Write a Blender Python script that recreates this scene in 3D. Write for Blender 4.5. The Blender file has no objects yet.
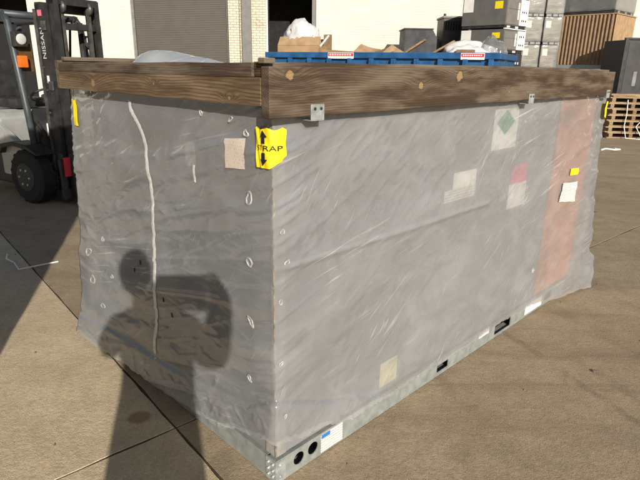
import bpy, bmesh, math, random
import numpy as np
from mathutils import Vector, Matrix
random.seed(7); np.random.seed(7)
S = bpy.context.scene
COL = S.collection
R = math.radians

# ------------------------------------------------------------------ camera
cd = bpy.data.cameras.new('camera'); cam = bpy.data.objects.new('camera', cd); COL.objects.link(cam)
cd.sensor_fit = 'HORIZONTAL'; cd.sensor_width = 36.0; cd.lens = 36.0*533.0/640.0
cd.clip_start = 0.02; cd.clip_end = 2000
PT, RL = 0.3136, 0.017
fw = Vector((0, math.cos(PT), -math.sin(PT))); up0 = Vector((0, math.sin(PT), math.cos(PT))); r0 = Vector((1, 0, 0))
rr = r0*math.cos(RL)+up0*math.sin(RL); uu = -r0*math.sin(RL)+up0*math.cos(RL)
m3 = Matrix((rr, uu, -fw)).transposed(); cam.matrix_world = Matrix.Translation((0, 0, 1.6)) @ m3.to_4x4()
S.camera = cam
S.render.resolution_x, S.render.resolution_y = 1024, 768

# ------------------------------------------------------------------ sky, sun, exposure
SUN_EL, SUN_AZ = R(22.3), R(-15.8)          # light travels towards azimuth SUN_AZ (from +Y towards +X)
ld = Vector((math.sin(SUN_AZ)*math.cos(SUN_EL), math.cos(SUN_AZ)*math.cos(SUN_EL), -math.sin(SUN_EL)))
W_ = bpy.data.worlds.new('World'); S.world = W_; W_.use_nodes = True
nt = W_.node_tree; nt.nodes.clear()
sky = nt.nodes.new('ShaderNodeTexSky'); sky.sky_type = 'NISHITA'; sky.sun_disc = False
sky.sun_elevation = SUN_EL; sky.sun_rotation = math.atan2(-ld.x, -ld.y)
sky.air_density = 1.0; sky.dust_density = 1.5; sky.ozone_density = 1.0
bg = nt.nodes.new('ShaderNodeBackground'); bg.inputs['Strength'].default_value = 0.060
wo = nt.nodes.new('ShaderNodeOutputWorld')
nt.links.new(sky.outputs[0], bg.inputs[0]); nt.links.new(bg.outputs[0], wo.inputs[0])
sd = bpy.data.lights.new('sun', 'SUN'); sun = bpy.data.objects.new('sun', sd); COL.objects.link(sun)
sd.energy = 4.6; sd.angle = R(0.55); sd.color = (1.0, 0.915, 0.80)
sun.rotation_euler = ld.to_track_quat('-Z', 'Y').to_euler(); sun.location = (3, -8, 9)
S.view_settings.view_transform = 'Standard'; S.view_settings.look = 'None'
S.view_settings.exposure = 0.29; S.view_settings.gamma = 1.0; S.view_settings.use_curve_mapping = False

# ------------------------------------------------------------------ node helper
class NT:
    def __init__(s, name):
        s.mat = bpy.data.materials.new(name); s.mat.use_nodes = True; s.t = s.mat.node_tree; s.t.nodes.clear()
        s.out = s.t.nodes.new('ShaderNodeOutputMaterial')
    def n(s, kind, props=None, **ins):
        nd = s.t.nodes.new('ShaderNode'+kind)
        for k, v in (props or {}).items(): setattr(nd, k, v)
        for k, v in ins.items(): s.set(nd.inputs[k.replace('_', ' ')], v)
        return nd
    def set(s, inp, v):
        if isinstance(v, bpy.types.NodeSocket): s.t.links.new(v, inp)
        else:
            if isinstance(v, (tuple, list)) and len(v) == 3 and inp.type == 'RGBA': v = (*v, 1)
            inp.default_value = v
    def m(s, op, a, b=None, c=None, clamp=False):
        nd = s.t.nodes.new('ShaderNodeMath'); nd.operation = op; nd.use_clamp = clamp
        for i, v in enumerate((a, b, c)):
            if v is not None: s.set(nd.inputs[i], v)
        return nd.outputs[0]
    def mix(s, f, a, b, mode='MIX'):
        nd = s.t.nodes.new('ShaderNodeMix'); nd.data_type = 'RGBA'; nd.blend_type = mode
        s.set(nd.inputs[0], f); s.set(nd.inputs[6], a); s.set(nd.inputs[7], b); return nd.outputs[2]
    def ramp(s, v, lo, hi, a=0.0, b=1.0):
        nd = s.t.nodes.new('ShaderNodeMapRange'); nd.interpolation_type = 'SMOOTHSTEP'
        for i, x in enumerate((v, lo, hi, a, b)): s.set(nd.inputs[i], x)
        return nd.outputs[0]
    def pos(s): return s.n('NewGeometry').outputs['Position']
    def obj(s): return s.n('TexCoord').outputs['Object']
    def xyz(s, v): nd = s.n('SeparateXYZ', Vector=v); return nd.outputs[0], nd.outputs[1], nd.outputs[2]
    def vec(s, x, y, z):
        nd = s.t.nodes.new('ShaderNodeCombineXYZ')
        for i, v in enumerate((x, y, z)): s.set(nd.inputs[i], v)
        return nd.outputs[0]
    def map(s, v, scale=(1, 1, 1), rot=(0, 0, 0), loc=(0, 0, 0)):
        nd = s.n('Mapping'); s.set(nd.inputs[0], v); nd.inputs[1].default_value = loc; nd.inputs[2].default_value = rot; nd.inputs[3].default_value = scale
        return nd.outputs[0]
    def noise(s, v, scale, detail=4, rough=.55, dist=0.0):
        nd = s.n('TexNoise', Scale=scale, Detail=detail, Roughness=rough, Distortion=dist); s.set(nd.inputs['Vector'], v); return nd.outputs['Fac']
    def bump(s, h, strength, dist, normal=None):
        nd = s.n('Bump', Strength=strength, Distance=dist, Height=h)
        if normal is not None: s.set(nd.inputs['Normal'], normal)
        return nd.outputs[0]
    def bsdf(s, color, rough=.6, metal=0.0, normal=None, spec=.5, **kw):
        nd = s.n('BsdfPrincipled'); s.set(nd.inputs['Base Color'], color); s.set(nd.inputs['Roughness'], rough); s.set(nd.inputs['Metallic'], metal)
        s.set(nd.inputs['Specular IOR Level'], spec)
        if normal is not None: s.set(nd.inputs['Normal'], normal)
        for k, v in kw.items(): s.set(nd.inputs[k.replace('_', ' ')], v)
        return nd.outputs[0]
    def done(s, sh): s.t.links.new(sh, s.out.inputs['Surface']); return s.mat

def plain(name, c, rough=.6, metal=0.0, var=.25, scale=6, dirt=0.0, bump=.15, bs=60, spec=.5):
    t = NT(name); p = t.pos(); n = t.noise(p, scale, 5)
    k = t.ramp(n, .3, .7)
    col = t.mix(k, tuple(x*(1-var) for x in c), tuple(min(1, x*(1+var)) for x in c))
    if dirt:
        d = t.noise(p, scale*2.3, 6, .7); col = t.mix(t.ramp(d, .55, .75, 0, dirt), col, (.05, .04, .03))
    nb = t.bump(t.noise(p, bs, 3), bump, .004)
    return t.done(t.bsdf(col, t.ramp(n, .3, .7, rough*.85, min(1, rough*1.15)), metal, nb, spec))

def concrete(name, c1, c2, dirt, dcol):
    t = NT(name); p = t.pos(); x, y, z = t.xyz(p)
    big = t.noise(p, .55, 4, .6, .4); mid = t.noise(p, 3.2, 6, .66, .3); fine = t.noise(p, 45, 3, .65); grit = t.noise(p, 150, 2, .7)
    col = t.mix(t.ramp(big, .32, .68), c1, c2)
    col = t.mix(t.ramp(mid, .35, .75, 0, .55), col, tuple(.68*k for k in c1))
    # swept traffic dirt: streaks along the driving direction
    st = t.noise(t.map(p, (.7, 2.6, 1), (0, 0, R(-32))), 1.0, 5, .66, .5)
    col = t.mix(t.ramp(st, .45, .72, 0, dirt), col, dcol)
    st2 = t.noise(t.map(p, (.5, 6, 1), (0, 0, R(38)), (3, 1, 0)), 1.0, 5, .66, .6)
    col = t.mix(t.ramp(st2, .56, .72, 0, dirt*.7), col, tuple(k*.7 for k in dcol))
    bl = t.noise(p, 1.7, 3, .5, 1.2); col = t.mix(t.ramp(bl, .60, .74, 0, .35*dirt+.12), col, tuple(k*.6 for k in dcol))
    # darker damp blots and oil drops
    vo = t.n('TexVoronoi', Scale=2.1, Randomness=1.0); t.set(vo.inputs['Vector'], t.n('VectorMath', {'operation': 'ADD'}).outputs[0]) if False else None
    t.set(vo.inputs['Vector'], p)
    col = t.mix(t.ramp(vo.outputs['Distance'], .015, .06, .45, 0), col, (.06, .045, .03))
    mot = t.noise(p, 13, 4, .7); col = t.mix(t.ramp(mot, .42, .68, 0, .42), col, tuple(k*.58 for k in c1))
    col = t.mix(t.ramp(fine, .35, .7, 0, .5), col, tuple(k*.62 for k in c1))
    col = t.mix(t.ramp(grit, .56, .70, 0, .65), col, tuple(min(1, k*1.5) for k in c1))
    col = t.mix(t.ramp(grit, .42, .28, 0, .75), col, tuple(k*.35 for k in c1))
    if dirt > .5:      # long dark tyre streaks
        pc = t.m('ADD', t.m('ADD', t.m('MULTIPLY', x, .93), t.m('MULTIPLY', y, .36)), t.m('MULTIPLY', t.m('SUBTRACT', big, .5), .16))
        for (pp, ww, al) in ((2.21, .035, .40), (2.38, .05, .22), (2.78, .09, .25), (1.52, .05, .22), (3.45, .12, .25), (4.3, .15, .25)):
            k = t.ramp(t.m('ABSOLUTE', t.m('SUBTRACT', pc, pp)), ww*.3, ww, 1, 0)
            col = t.mix(t.m('MULTIPLY', t.m('MULTIPLY', k, al), t.ramp(mid, .36, .6)), col, (.13, .095, .062))
    # rust ring stain beside the joint
    dx = t.m('DIVIDE', t.m('ADD', x, .846), .052); dy = t.m('DIVIDE', t.m('SUBTRACT', y, 2.15), .046)
    d = t.m('ADD', t.m('SQRT', t.m('ADD', t.m('MULTIPLY', dx, dx), t.m('MULTIPLY', dy, dy))), t.m('MULTIPLY', t.m('SUBTRACT', fine, .5), .9))
    col = t.mix(t.ramp(d, .75, 1.25, .62, 0), col, (.20, .075, .03))
    h = t.m('ADD', t.m('MULTIPLY', fine, .5), t.m('ADD', t.m('MULTIPLY', grit, .35), t.m('MULTIPLY', mid, .5)))
    return t.done(t.bsdf(col, t.ramp(mid, .3, .7, .78, .95), 0, t.bump(h, .8, .008), .25))

def wood(name, light, dark, axis, knots, freq=26, zc=1.5, grey=0.0):
    """long grain along axis (0 = x, 1 = y), rings bending round each knot (along, z, size)"""
    t = NT(name); p = t.obj(); xs = t.xyz(p); a = xs[axis]; b = xs[1-axis]; z = xs[2]
    wob = t.noise(t.vec(t.m('MULTIPLY', a, 1.3), t.m('MULTIPLY', b, 3), t.m('MULTIPLY', z, 4)), 1.0, 3, .5)
    f = t.m('ADD', t.m('MULTIPLY', t.m('SUBTRACT', z, zc), freq), t.m('ADD', t.m('MULTIPLY', b, freq*.8), t.m('MULTIPLY', wob, freq*.075)))
    core = None
    for (ka, kz, ks) in knots:
        da = t.m('SUBTRACT', a, ka); dz = t.m('SUBTRACT', z, kz)
        e = t.m('ADD', t.m('POWER', t.m('ABSOLUTE', t.m('DIVIDE', da, ks*5.5)), 2.0), t.m('POWER', t.m('ABSOLUTE', t.m('DIVIDE', dz, ks*2.4)), 2.0))
        g = t.m('POWER', 2.718, t.m('MULTIPLY', e, -1.0))
        f = t.m('ADD', f, t.m('MULTIPLY', g, freq*.03))
        q = t.m('SQRT', t.m('ADD', t.m('POWER', t.m('ABSOLUTE', t.m('DIVIDE', da, ks*1.15)), 2.0), t.m('POWER', t.m('ABSOLUTE', t.m('DIVIDE', dz, ks)), 2.0)))
        core = q if core is None else t.m('MINIMUM', core, q)
    fib = t.noise(t.vec(t.m('MULTIPLY', a, 3) if axis == 0 else t.m('MULTIPLY', b, 170), t.m('MULTIPLY', b, 170) if axis == 0 else t.m('MULTIPLY', a, 3), t.m('MULTIPLY', z, 170)), 1.0, 3, .6)
    band = t.m('FRACT', t.m('ADD', f, t.m('MULTIPLY', fib, .25)))
    late = t.ramp(band, .25, .85); late = t.m('MULTIPLY', late, t.ramp(band, 1.0, .88))
    col = t.mix(late, light, dark)
    col = t.mix(t.ramp(fib, .35, .7, 0, .55), col, tuple(k*.5 for k in dark))
    blotch = t.noise(t.vec(t.m('MULTIPLY', a, 1.6), t.m('MULTIPLY', b, 2), t.m('MULTIPLY', z, 9)), 1.4, 4, .6)
    col = t.mix(t.ramp(blotch, .40, .66, 0, .85), col, tuple(k*.55 for k in dark))
    if grey: col = t.mix(t.ramp(blotch, .6, .35, 0, grey), col, (.23, .19, .15))
    if core is not None:
        core = t.m('ADD', core, t.m('MULTIPLY', t.m('SUBTRACT', t.noise(p, 55, 3, .6), .5), 1.1))
        col = t.mix(t.ramp(core, 1.5, .9, 0, .7), col, tuple(k*.65 for k in dark))
        col = t.mix(t.ramp(t.m('ADD', core, t.m('MULTIPLY', fib, .4)), 1.25, .9, 0, .8), col, (.34, .225, .12))
        col = t.mix(t.ramp(t.m('ABSOLUTE', t.m('SUBTRACT', t.m('FRACT', t.m('MULTIPLY', core, 2.6)), .5)), .2, .5, 0, .45), col, tuple(k*.8 for k in dark)) if False else col
    nb = t.bump(t.m('ADD', t.m('MULTIPLY', late, -.4), fib), .5, .0025)
    return t.done(t.bsdf(col, .78, 0, nb, .25))

def film(name, opac=.5, tint=(.62, .615, .60)):
    t = NT(name); p = t.obj(); 
    n1 = t.noise(t.map(p, (2, 2, 6), (0, R(12), 0)), 1.6, 4, .5, .6)
    n2 = t.noise(t.map(p, (1, 1, 1.6), (R(30), R(40), 0)), 22, 3, .5, .6)
    cre = t.n('TexVoronoi', {'feature': 'DISTANCE_TO_EDGE'}, Scale=9.0); t.set(cre.inputs['Vector'], t.map(t.n('VectorMath', {'operation': 'ADD'}).outputs[0], (1, 1, 1)))
    ad = t.n('VectorMath', {'operation': 'MULTIPLY_ADD'}); nz = t.n('TexNoise', Scale=5.0); t.set(nz.inputs['Vector'], p)
    t.set(ad.inputs[0], nz.outputs['Color']); ad.inputs[1].default_value = (.35, .35, .35); t.set(ad.inputs[2], t.map(p, (1, 1, 2.3), (R(20), R(35), 0)))
    t.set(cre.inputs['Vector'], ad.outputs[0])
    ridge = t.ramp(cre.outputs['Distance'], 0.0, .035, 1, 0)
    patch = t.ramp(t.noise(p, 2.6, 3, .5, .4), .45, .62)
    h = t.m('ADD', t.m('MULTIPLY', n1, 1.0), t.m('ADD', t.m('MULTIPLY', n2, .06), t.m('MULTIPLY', t.m('MULTIPLY', ridge, patch), .035)))
    nb = t.bump(h, .5, .016)
    dust = t.noise(p, 4.5, 4, .65, .5)
    fx, fy, fz = t.xyz(p); a = t.m('SUBTRACT', fx, fy)
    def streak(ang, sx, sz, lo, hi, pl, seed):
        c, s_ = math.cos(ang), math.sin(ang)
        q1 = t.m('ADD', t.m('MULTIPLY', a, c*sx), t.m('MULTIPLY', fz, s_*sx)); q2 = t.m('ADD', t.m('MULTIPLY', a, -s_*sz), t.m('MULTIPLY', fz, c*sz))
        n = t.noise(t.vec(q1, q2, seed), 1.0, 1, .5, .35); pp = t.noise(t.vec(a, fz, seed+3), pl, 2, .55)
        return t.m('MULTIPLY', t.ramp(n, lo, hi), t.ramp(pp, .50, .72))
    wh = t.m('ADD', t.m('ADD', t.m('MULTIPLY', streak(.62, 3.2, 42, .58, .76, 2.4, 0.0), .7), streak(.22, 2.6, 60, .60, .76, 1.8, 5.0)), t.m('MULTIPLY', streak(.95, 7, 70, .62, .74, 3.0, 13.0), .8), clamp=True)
    cloud = t.ramp(t.noise(t.map(p, (1, 1, 1.7), (0, R(25), 0)), 3.1, 3, .6, 1.0), .35, .75)
    colr = t.mix(t.ramp(dust, .45, .75, 0, .35), t.mix(cloud, tuple(k*.88 for k in tint), tuple(k*1.1 for k in tint)), (.38, .365, .34))
    colr = t.mix(t.m('MULTIPLY', wh, .50), colr, (.88, .88, .87))  # stretch whitening; also paints crinkle highlights into the film colour
    df = t.n('BsdfDiffuse', Color=colr, Normal=nb).outputs[0]
    tl = t.n('BsdfTranslucent', Color=colr, Normal=nb).outputs[0]
    body = t.n('MixShader'); t.set(body.inputs[0], .35); t.set(body.inputs[1], df); t.set(body.inputs[2], tl)
    tr = t.n('BsdfTransparent', Color=(.96, .96, .95)).outputs[0]
    lw = t.n('LayerWeight', Blend=.35, Normal=nb)
    o = t.m('ADD', t.m('MULTIPLY', t.m('SUBTRACT', n1, .5), .15), t.m('ADD', opac, t.m('MULTIPLY', lw.outputs['Facing'], .25)), clamp=True)
    o = t.m('ADD', o, t.m('MULTIPLY', t.m('MULTIPLY', ridge, patch), .08), clamp=True)
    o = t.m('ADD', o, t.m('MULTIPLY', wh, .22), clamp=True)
    m1 = t.n('MixShader'); t.set(m1.inputs[0], o); t.set(m1.inputs[1], tr); t.set(m1.inputs[2], body.outputs[0])
    gl = t.n('BsdfGlossy', Color=(1, 1, 1), Roughness=.11, Normal=nb).outputs[0]
    m2 = t.n('MixShader'); t.set(m2.inputs[0], t.m('ADD', .06, t.m('MULTIPLY', lw.outputs['Fresnel'], .55))); t.set(m2.inputs[1], m1.outputs[0]); t.set(m2.inputs[2], gl)
    return t.done(m2.outputs[0])

def brickpaint(name, paint, under, wear, mortar=.0):
    t = NT(name); p = t.pos(); x, y, z = t.xyz(p)
    br = t.n('TexBrick', Scale=1.0); t.set(br.inputs['Vector'], t.vec(x, z, 0))
    br.inputs['Mortar Size'].default_value = .008; br.inputs['Brick Width'].default_value = .23; br.inputs['Row Height'].default_value = .088
    br.inputs['Mortar Smooth'].default_value = .4; br.inputs['Bias'].default_value = 0
    m = br.outputs['Fac']; n = t.noise(p, 1.3, 6, .65); n2 = t.noise(p, 9, 4, .7)
    col = t.mix(t.ramp(n, .35, .7, 0, .5), paint, tuple(k*.88 for k in paint))
    col = t.mix(t.m('MULTIPLY', m, mortar), col, under)
    col = t.mix(t.ramp(t.m('ADD', t.m('MULTIPLY', n, .6), t.m('MULTIPLY', n2, .4)), .52, .66, 0, wear), col, under)
    return t.done(t.bsdf(col, .85, 0, t.bump(t.m('ADD', t.m('MULTIPLY', m, -1.0), t.m('MULTIPLY', n2, .3)), .7, .01), .2))

def printed(name, base, ink, rows, cover=.6, axis=(0, 2)):
    """paper with rows of illegible print, in object coordinates"""
    t = NT(name); p = t.obj(); xs = t.xyz(p); a = xs[axis[0]]; z = xs[axis[1]]
    if axis[0] == 0: a = t.m('ADD', a, xs[1])
    row = t.m('FRACT', t.m('MULTIPLY', z, rows)); ch = t.noise(t.vec(t.m('MULTIPLY', a, 160), t.m('FLOOR', t.m('MULTIPLY', z, rows)), 0), 1.0, 1, .5)
    k = t.m('MULTIPLY', t.ramp(row, .45, .55), t.ramp(ch, 1-cover-.02, 1-cover+.03))
    n = t.noise(p, 20, 4)
    col = t.mix(t.m('MULTIPLY', k, .5), t.mix(t.ramp(n, .3, .7, 0, .35), base, tuple(b*.8 for b in base)), ink)
    return t.done(t.bsdf(col, .6, 0, t.bump(n, .3, .004), .4))

M = {}
M['slab_light'] = concrete('light_concrete', (.59, .475, .315), (.67, .545, .37), .24, (.33, .245, .155))
M['slab_dirty'] = concrete('dirty_concrete', (.35, .275, .183), (.415, .327, .22), .60, (.20, .145, .092))
M['joint'] = plain('joint_filler', (.05, .04, .03), .95, var=.4, scale=20)
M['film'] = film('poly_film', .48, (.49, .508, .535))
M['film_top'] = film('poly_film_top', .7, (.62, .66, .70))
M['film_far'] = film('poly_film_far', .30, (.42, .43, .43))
M['cab'] = plain('cabinet_grey', (.225, .233, .243), .5, var=.10, scale=3, bump=.05)
M['galv'] = plain('galvanised_steel', (.33, .365, .355), .45, .35, var=.14, scale=22, dirt=.25, bump=.1)
M['galv2'] = plain('bright_zinc', (.50, .55, .56), .38, .55, var=.2, scale=40, bump=.1)
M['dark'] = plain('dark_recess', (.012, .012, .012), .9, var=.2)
M['black'] = plain('black_steel', (.026, .026, .026), .5, var=.35, scale=9, dirt=.2, bump=.2)
M['worn'] = plain('worn_steel', (.085, .082, .078), .45, .3, var=.4, scale=12, dirt=.3)
M['rubber'] = plain('rubber', (.02, .019, .018), .9, var=.4, scale=20, dirt=.1)
M['white'] = plain('white_foam', (.80, .80, .78), .7, var=.06)
M['bag'] = plain('white_bag', (.58, .58, .58), .35, var=.12, scale=5, bump=.5, bs=18)
M['orange'] = plain('orange_board', (.50, .165, .020), .75, var=.16, scale=5)
M['yellow'] = plain('yellow_tag', (.85, .66, .015), .5, var=.06, scale=20, dirt=.08)
M['ink'] = plain('black_ink', (.012, .012, .012), .6, var=.1)
M['red'] = plain('red_ink', (.60, .03, .04), .6, var=.15)
M['pink'] = plain('pink_ink', (.72, .16, .22), .6, var=.1)
M['green'] = plain('green_ink', (.05, .30, .16), .6, var=.1)
M['blueink'] = plain('blue_ink', (.03, .16, .50), .6, var=.1)
M['cream'] = plain('cream_label', (.80, .74, .46), .7, var=.08)
M['label'] = printed('printed_label', (.80, .79, .74), (.12, .12, .12), 75)
M['paper'] = printed('packing_paper', (.66, .58, .50), (.42, .20, .16), 85, .45, (1, 2))
M['whitelabel'] = plain('white_label', (.80, .79, .76), .6, var=.06)
M['seam'] = plain('seam_metal', (.34, .34, .33), .5, .2, var=.15, scale=20, dirt=.3)
M['rust'] = plain('dirty_edge', (.24, .20, .16), .8, var=.5, scale=25, dirt=.3)
M['holerim'] = plain('stretched_rim', (.36, .355, .35), .35, var=.3, scale=60)
M['tape'] = plain('white_tape', (.60, .60, .60), .4, var=.10, scale=40, bump=.6, bs=90)
M['wall'] = brickpaint('cream_painted_brick', (.66, .64, .565), (.40, .34, .25), .08, .10)
M['pil'] = brickpaint('worn_white_brick', (.60, .565, .47), (.20, .12, .07), .55, .75)
M['door'] = plain('brown_grey_door', (.085, .078, .066), .6, var=.08, scale=3)
M['trim'] = plain('grey_trim', (.16, .16, .155), .6, var=.15)
M['blue'] = plain('blue_paint', (.014, .085, .225), .5, var=.22, scale=5, dirt=.3, bump=.1)
M['card'] = plain('cardboard', (.36, .24, .135), .85, var=.15, scale=6)
M['card_dark'] = plain('cardboard_dark', (.24, .155, .09), .85, var=.2, scale=6)
M['plank'] = wood('fresh_plank', (.56, .37, .19), (.40, .23, .10), 0, [], 20)
M['unit_dark'] = plain('unit_dark_grey', (.120, .118, .112), .5, var=.1, scale=4)
M['unit_mid'] = plain('unit_grey', (.185, .175, .165), .5, var=.1, scale=4)
M['unit_light'] = plain('unit_light_grey', (.20, .205, .205), .45, var=.15, scale=5)
M['unit_black'] = plain('unit_black', (.035, .036, .037), .5, var=.2, scale=5)
M['block'] = plain('block_grey', (.017, .021, .029), .6, var=.15, scale=4)
M['silver'] = plain('silver_paint', (.42, .43, .42), .35, .3, var=.15, scale=4, dirt=.2)
M['bluegrey'] = plain('blue_grey_paint', (.048, .060, .068), .45, var=.2, scale=8, dirt=.1)
M['lamp_glass'] = plain('lamp_glass', (.50, .51, .50), .12, var=.1)
M['amber'] = plain('amber_lens', (.75, .16, .02), .25, var=.1)
M['brownplate'] = plain('brown_plate', (.10, .055, .02), .5, var=.3)
M['navy'] = plain('navy_cloth', (.02, .035, .09), .8, var=.2)
M['denim'] = plain('trouser_cloth', (.03, .035, .05), .85, var=.2)
M['skin'] = plain('skin', (.45, .27, .19), .55, var=.1)
M['hair'] = plain('hair', (.03, .02, .015), .7, var=.3, scale=40)
M['pebble'] = plain('pebble', (.16, .12, .08), .9, var=.5, scale=60)
M['pallet'] = wood('pallet_wood', (.50, .37, .22), (.33, .22, .12), 0, [], 18, .5, .3)
M['pallet2'] = wood('pallet_wood_end', (.42, .30, .18), (.26, .17, .09), 1, [], 18, .5, .3)

# ------------------------------------------------------------------ mesh helpers
def link(name, bm, mat=None, parent=None, smooth=False):
    if isinstance(bm, bmesh.types.BMesh):
        bmesh.ops.recalc_face_normals(bm, faces=bm.faces)
        me = bpy.data.meshes.new(name); bm.to_mesh(me); bm.free()
    else: me = bm
    if mat: me.materials.append(M[mat] if isinstance(mat, str) else mat)
    if smooth:
        for p in me.polygons: p.use_smooth = True
    o = bpy.data.objects.new(name, me); COL.objects.link(o)
    if parent: o.parent = parent
    return o
def tag(o, label, cat, group=None, kind=None):
    if label: o['label'] = label
    if cat: o['category'] = cat
    if group: o['group'] = group
    if kind: o['kind'] = kind
    return o
def thing(name, label, cat, loc=(0, 0, 0), rz=0, group=None):
    o = bpy.data.objects.new(name, None); COL.objects.link(o); o.location = loc; o.rotation_euler = (0, 0, rz); o.empty_display_size = .1
    return tag(o, label, cat, group)
def box(x0, x1, y0, y1, z0, z1, bev=0.0, bm=None, rot=None, piv=None):
    b = bmesh.new(); bmesh.ops.create_cube(b, size=1)
    for v in b.verts: v.co = Vector(((x0+x1)/2+v.co.x*(x1-x0), (y0+y1)/2+v.co.y*(y1-y0), (z0+z1)/2+v.co.z*(z1-z0)))
    if bev: bmesh.ops.bevel(b, geom=b.edges[:]+b.verts[:], offset=bev, segments=2, affect='EDGES', profile=.6)
    if rot is not None: bmesh.ops.rotate(b, cent=piv or ((x0+x1)/2, (y0+y1)/2, (z0+z1)/2), matrix=rot, verts=b.verts)
    if bm is None: return b
    me = bpy.data.meshes.new('tmp'); b.to_mesh(me); b.free(); bm.from_mesh(me); bpy.data.meshes.remove(me); return bm
def tube(pts, rad, seg=10, bm=None, cap=True):
    bm = bm or bmesh.new(); pts = [Vector(p) for p in pts]; n = len(pts)
    rads = rad if isinstance(rad, (list, tuple)) else [rad]*n; rings = []
    for i, p in enumerate(pts):
        d = (pts[min(i+1, n-1)]-pts[max(i-1, 0)]).normalized()
        a = d.orthogonal().normalized() if i == 0 else (prev - d*prev.dot(d)).normalized()
        prev = a; b = d.cross(a)
        rings.append([bm.verts.new(p+(a*math.cos(2*math.pi*k/seg)+b*math.sin(2*math.pi*k/seg))*rads[i]) for k in range(seg)])
    for A, B in zip(rings, rings[1:]):
        for k in range(seg): bm.faces.new((A[k], A[(k+1) % seg], B[(k+1) % seg], B[k]))
    if cap: bm.faces.new(rings[0][::-1]); bm.faces.new(rings[-1])
    return bm
def prism(poly, axis, a, b, bev=0, bm=None):
    """polygon given in the two other axes (in order), extruded along axis from a to b"""
    m = bmesh.new()
    def P(p, t):
        q = list(p); q.insert(axis, t); return q
    A = [m.verts.new(P(p, a)) for p in poly]; B = [m.verts.new(P(p, b)) for p in poly]
    m.faces.new(A); m.faces.new(B[::-1])
    for i in range(len(poly)): m.faces.new((A[i], A[(i+1) % len(poly)], B[(i+1) % len(poly)], B[i]))
    if bev: bmesh.ops.bevel(m, geom=m.edges[:]+m.verts[:], offset=bev, segments=2, affect='EDGES')
    if bm is None: return m
    me = bpy.data.meshes.new('tmp'); m.to_mesh(me); m.free(); bm.from_mesh(me); bpy.data.meshes.remove(me); return bm
def copy_tree(o, parent=None):
    c = o.copy(); COL.objects.link(c)
    if parent: c.parent = parent
    for ch in list(o.children): copy_tree(ch, c)
    return c
_T = {}
def vnoise(x, y, seed):
    if seed not in _T: _T[seed] = np.random.RandomState(seed).rand(256, 256)
    t = _T[seed]; xi = np.floor(x).astype(int); yi = np.floor(y).astype(int); fx = x-xi; fy = y-yi
    fx = fx*fx*fx*(fx*(fx*6-15)+10); fy = fy*fy*fy*(fy*(fy*6-15)+10)
    g = lambda i, j: t[(xi+i) & 255, (yi+j) & 255]
    return (g(0, 0)*(1-fx)+g(1, 0)*fx)*(1-fy)+(g(0, 1)*(1-fx)+g(1, 1)*fx)*fy
def fbm(x, y, seed, o=4):
    r = 0; a = .5
    for i in range(o): r = r+a*vnoise(x*2**i, y*2**i, seed+i); a *= .5
    return r/(1-.5**o)
def sstep(x, a, b):
    t = np.clip((x-a)/(b-a), 0, 1); return t*t*(3-2*t)
def text_mesh(s, size):
    c = bpy.data.curves.new('txt', 'FONT'); c.body = s; c.size = size; c.align_x = 'CENTER'; c.align_y = 'CENTER'; c.resolution_u = 3
    o = bpy.data.objects.new('txt', c); COL.objects.link(o)
    dg = bpy.context.evaluated_depsgraph_get(); me = bpy.data.meshes.new_from_object(o.evaluated_get(dg))
    bpy.data.objects.remove(o); me.materials.clear(); return me

# ================================================================== the yard
ANG = R(40.5); e1 = Vector((math.cos(ANG), math.sin(ANG), 0)); e2 = Vector((-math.sin(ANG), math.cos(ANG), 0))
b = bmesh.new(); bmesh.ops.create_grid(b, x_segments=1, y_segments=1, size=600)
g = link('ground', b, 'slab_dirty'); g.location.z = -.05; g['kind'] = 'structure'
yard = link('yard_pavement', box(-30, 30, -30, 30, -.046, -.0035), 'joint'); yard['kind'] = 'structure'; yard.rotation_euler.z = ANG
I1 = [.853+5.6*i for i in range(-5, 6)]; I2 = [2.005+5.0*i for i in range(-5, 6)]
for i in range(10):
    for j in range(10):
        gap = .0042
        x0, x1, y0, y1 = I1[i]+gap, I1[i+1]-gap, I2[j]+gap, I2[j+1]-gap
        n = 40 if abs((x0+x1)/2) < 7 and abs((y0+y1)/2) < 8 else 4
        bm = bmesh.new()
        # slab outline with slightly chipped edges
        pts = []
        for (ax, ay, bx_, by_) in ((x0, y0, x1, y0), (x1, y0, x1, y1), (x1, y1, x0, y1), (x0, y1, x0, y0)):
            for k in range(n):
                t = k/n; w = (random.random()**3)*.007 if n > 4 and k else 0
                px, py = ax+(bx_-ax)*t, ay+(by_-ay)*t
                cx_, cy_ = (x0+x1)/2, (y0+y1)/2
                px += -w if px > cx_ else w; py += -w if py > cy_ else w
                pts.append((px, py))
        top = [bm.verts.new((p[0]+(.0012 if p[0] < (x0+x1)/2 else -.0012), p[1]+(.0012 if p[1] < (y0+y1)/2 else -.0012), 0)) for p in pts]
        mid = [bm.verts.new((p[0], p[1], -.0018)) for p in pts]; low = [bm.verts.new((p[0], p[1], -.010)) for p in pts]
        bm.faces.new(top)
        for A, B in ((mid, top), (low, mid)):
            for k in range(len(pts)): bm.faces.new((A[k], A[(k+1) % len(pts)], B[(k+1) % len(pts)], B[k]))
        link('slab', bm, 'slab_light' if i <= 4 and j <= 5 else 'slab_dirty', yard)

# ================================================================== the wrapped unit
O = Vector((-.158, 1.733, 0)); YAW = .787; L, W, OV = 2.87, 1.55, .07
unit = thing('wrapped_rooftop_unit', 'large grey rooftop unit wrapped in cloudy plastic film with weathered wood rails on top', 'wrapped unit', O, YAW)
U = unit
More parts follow.
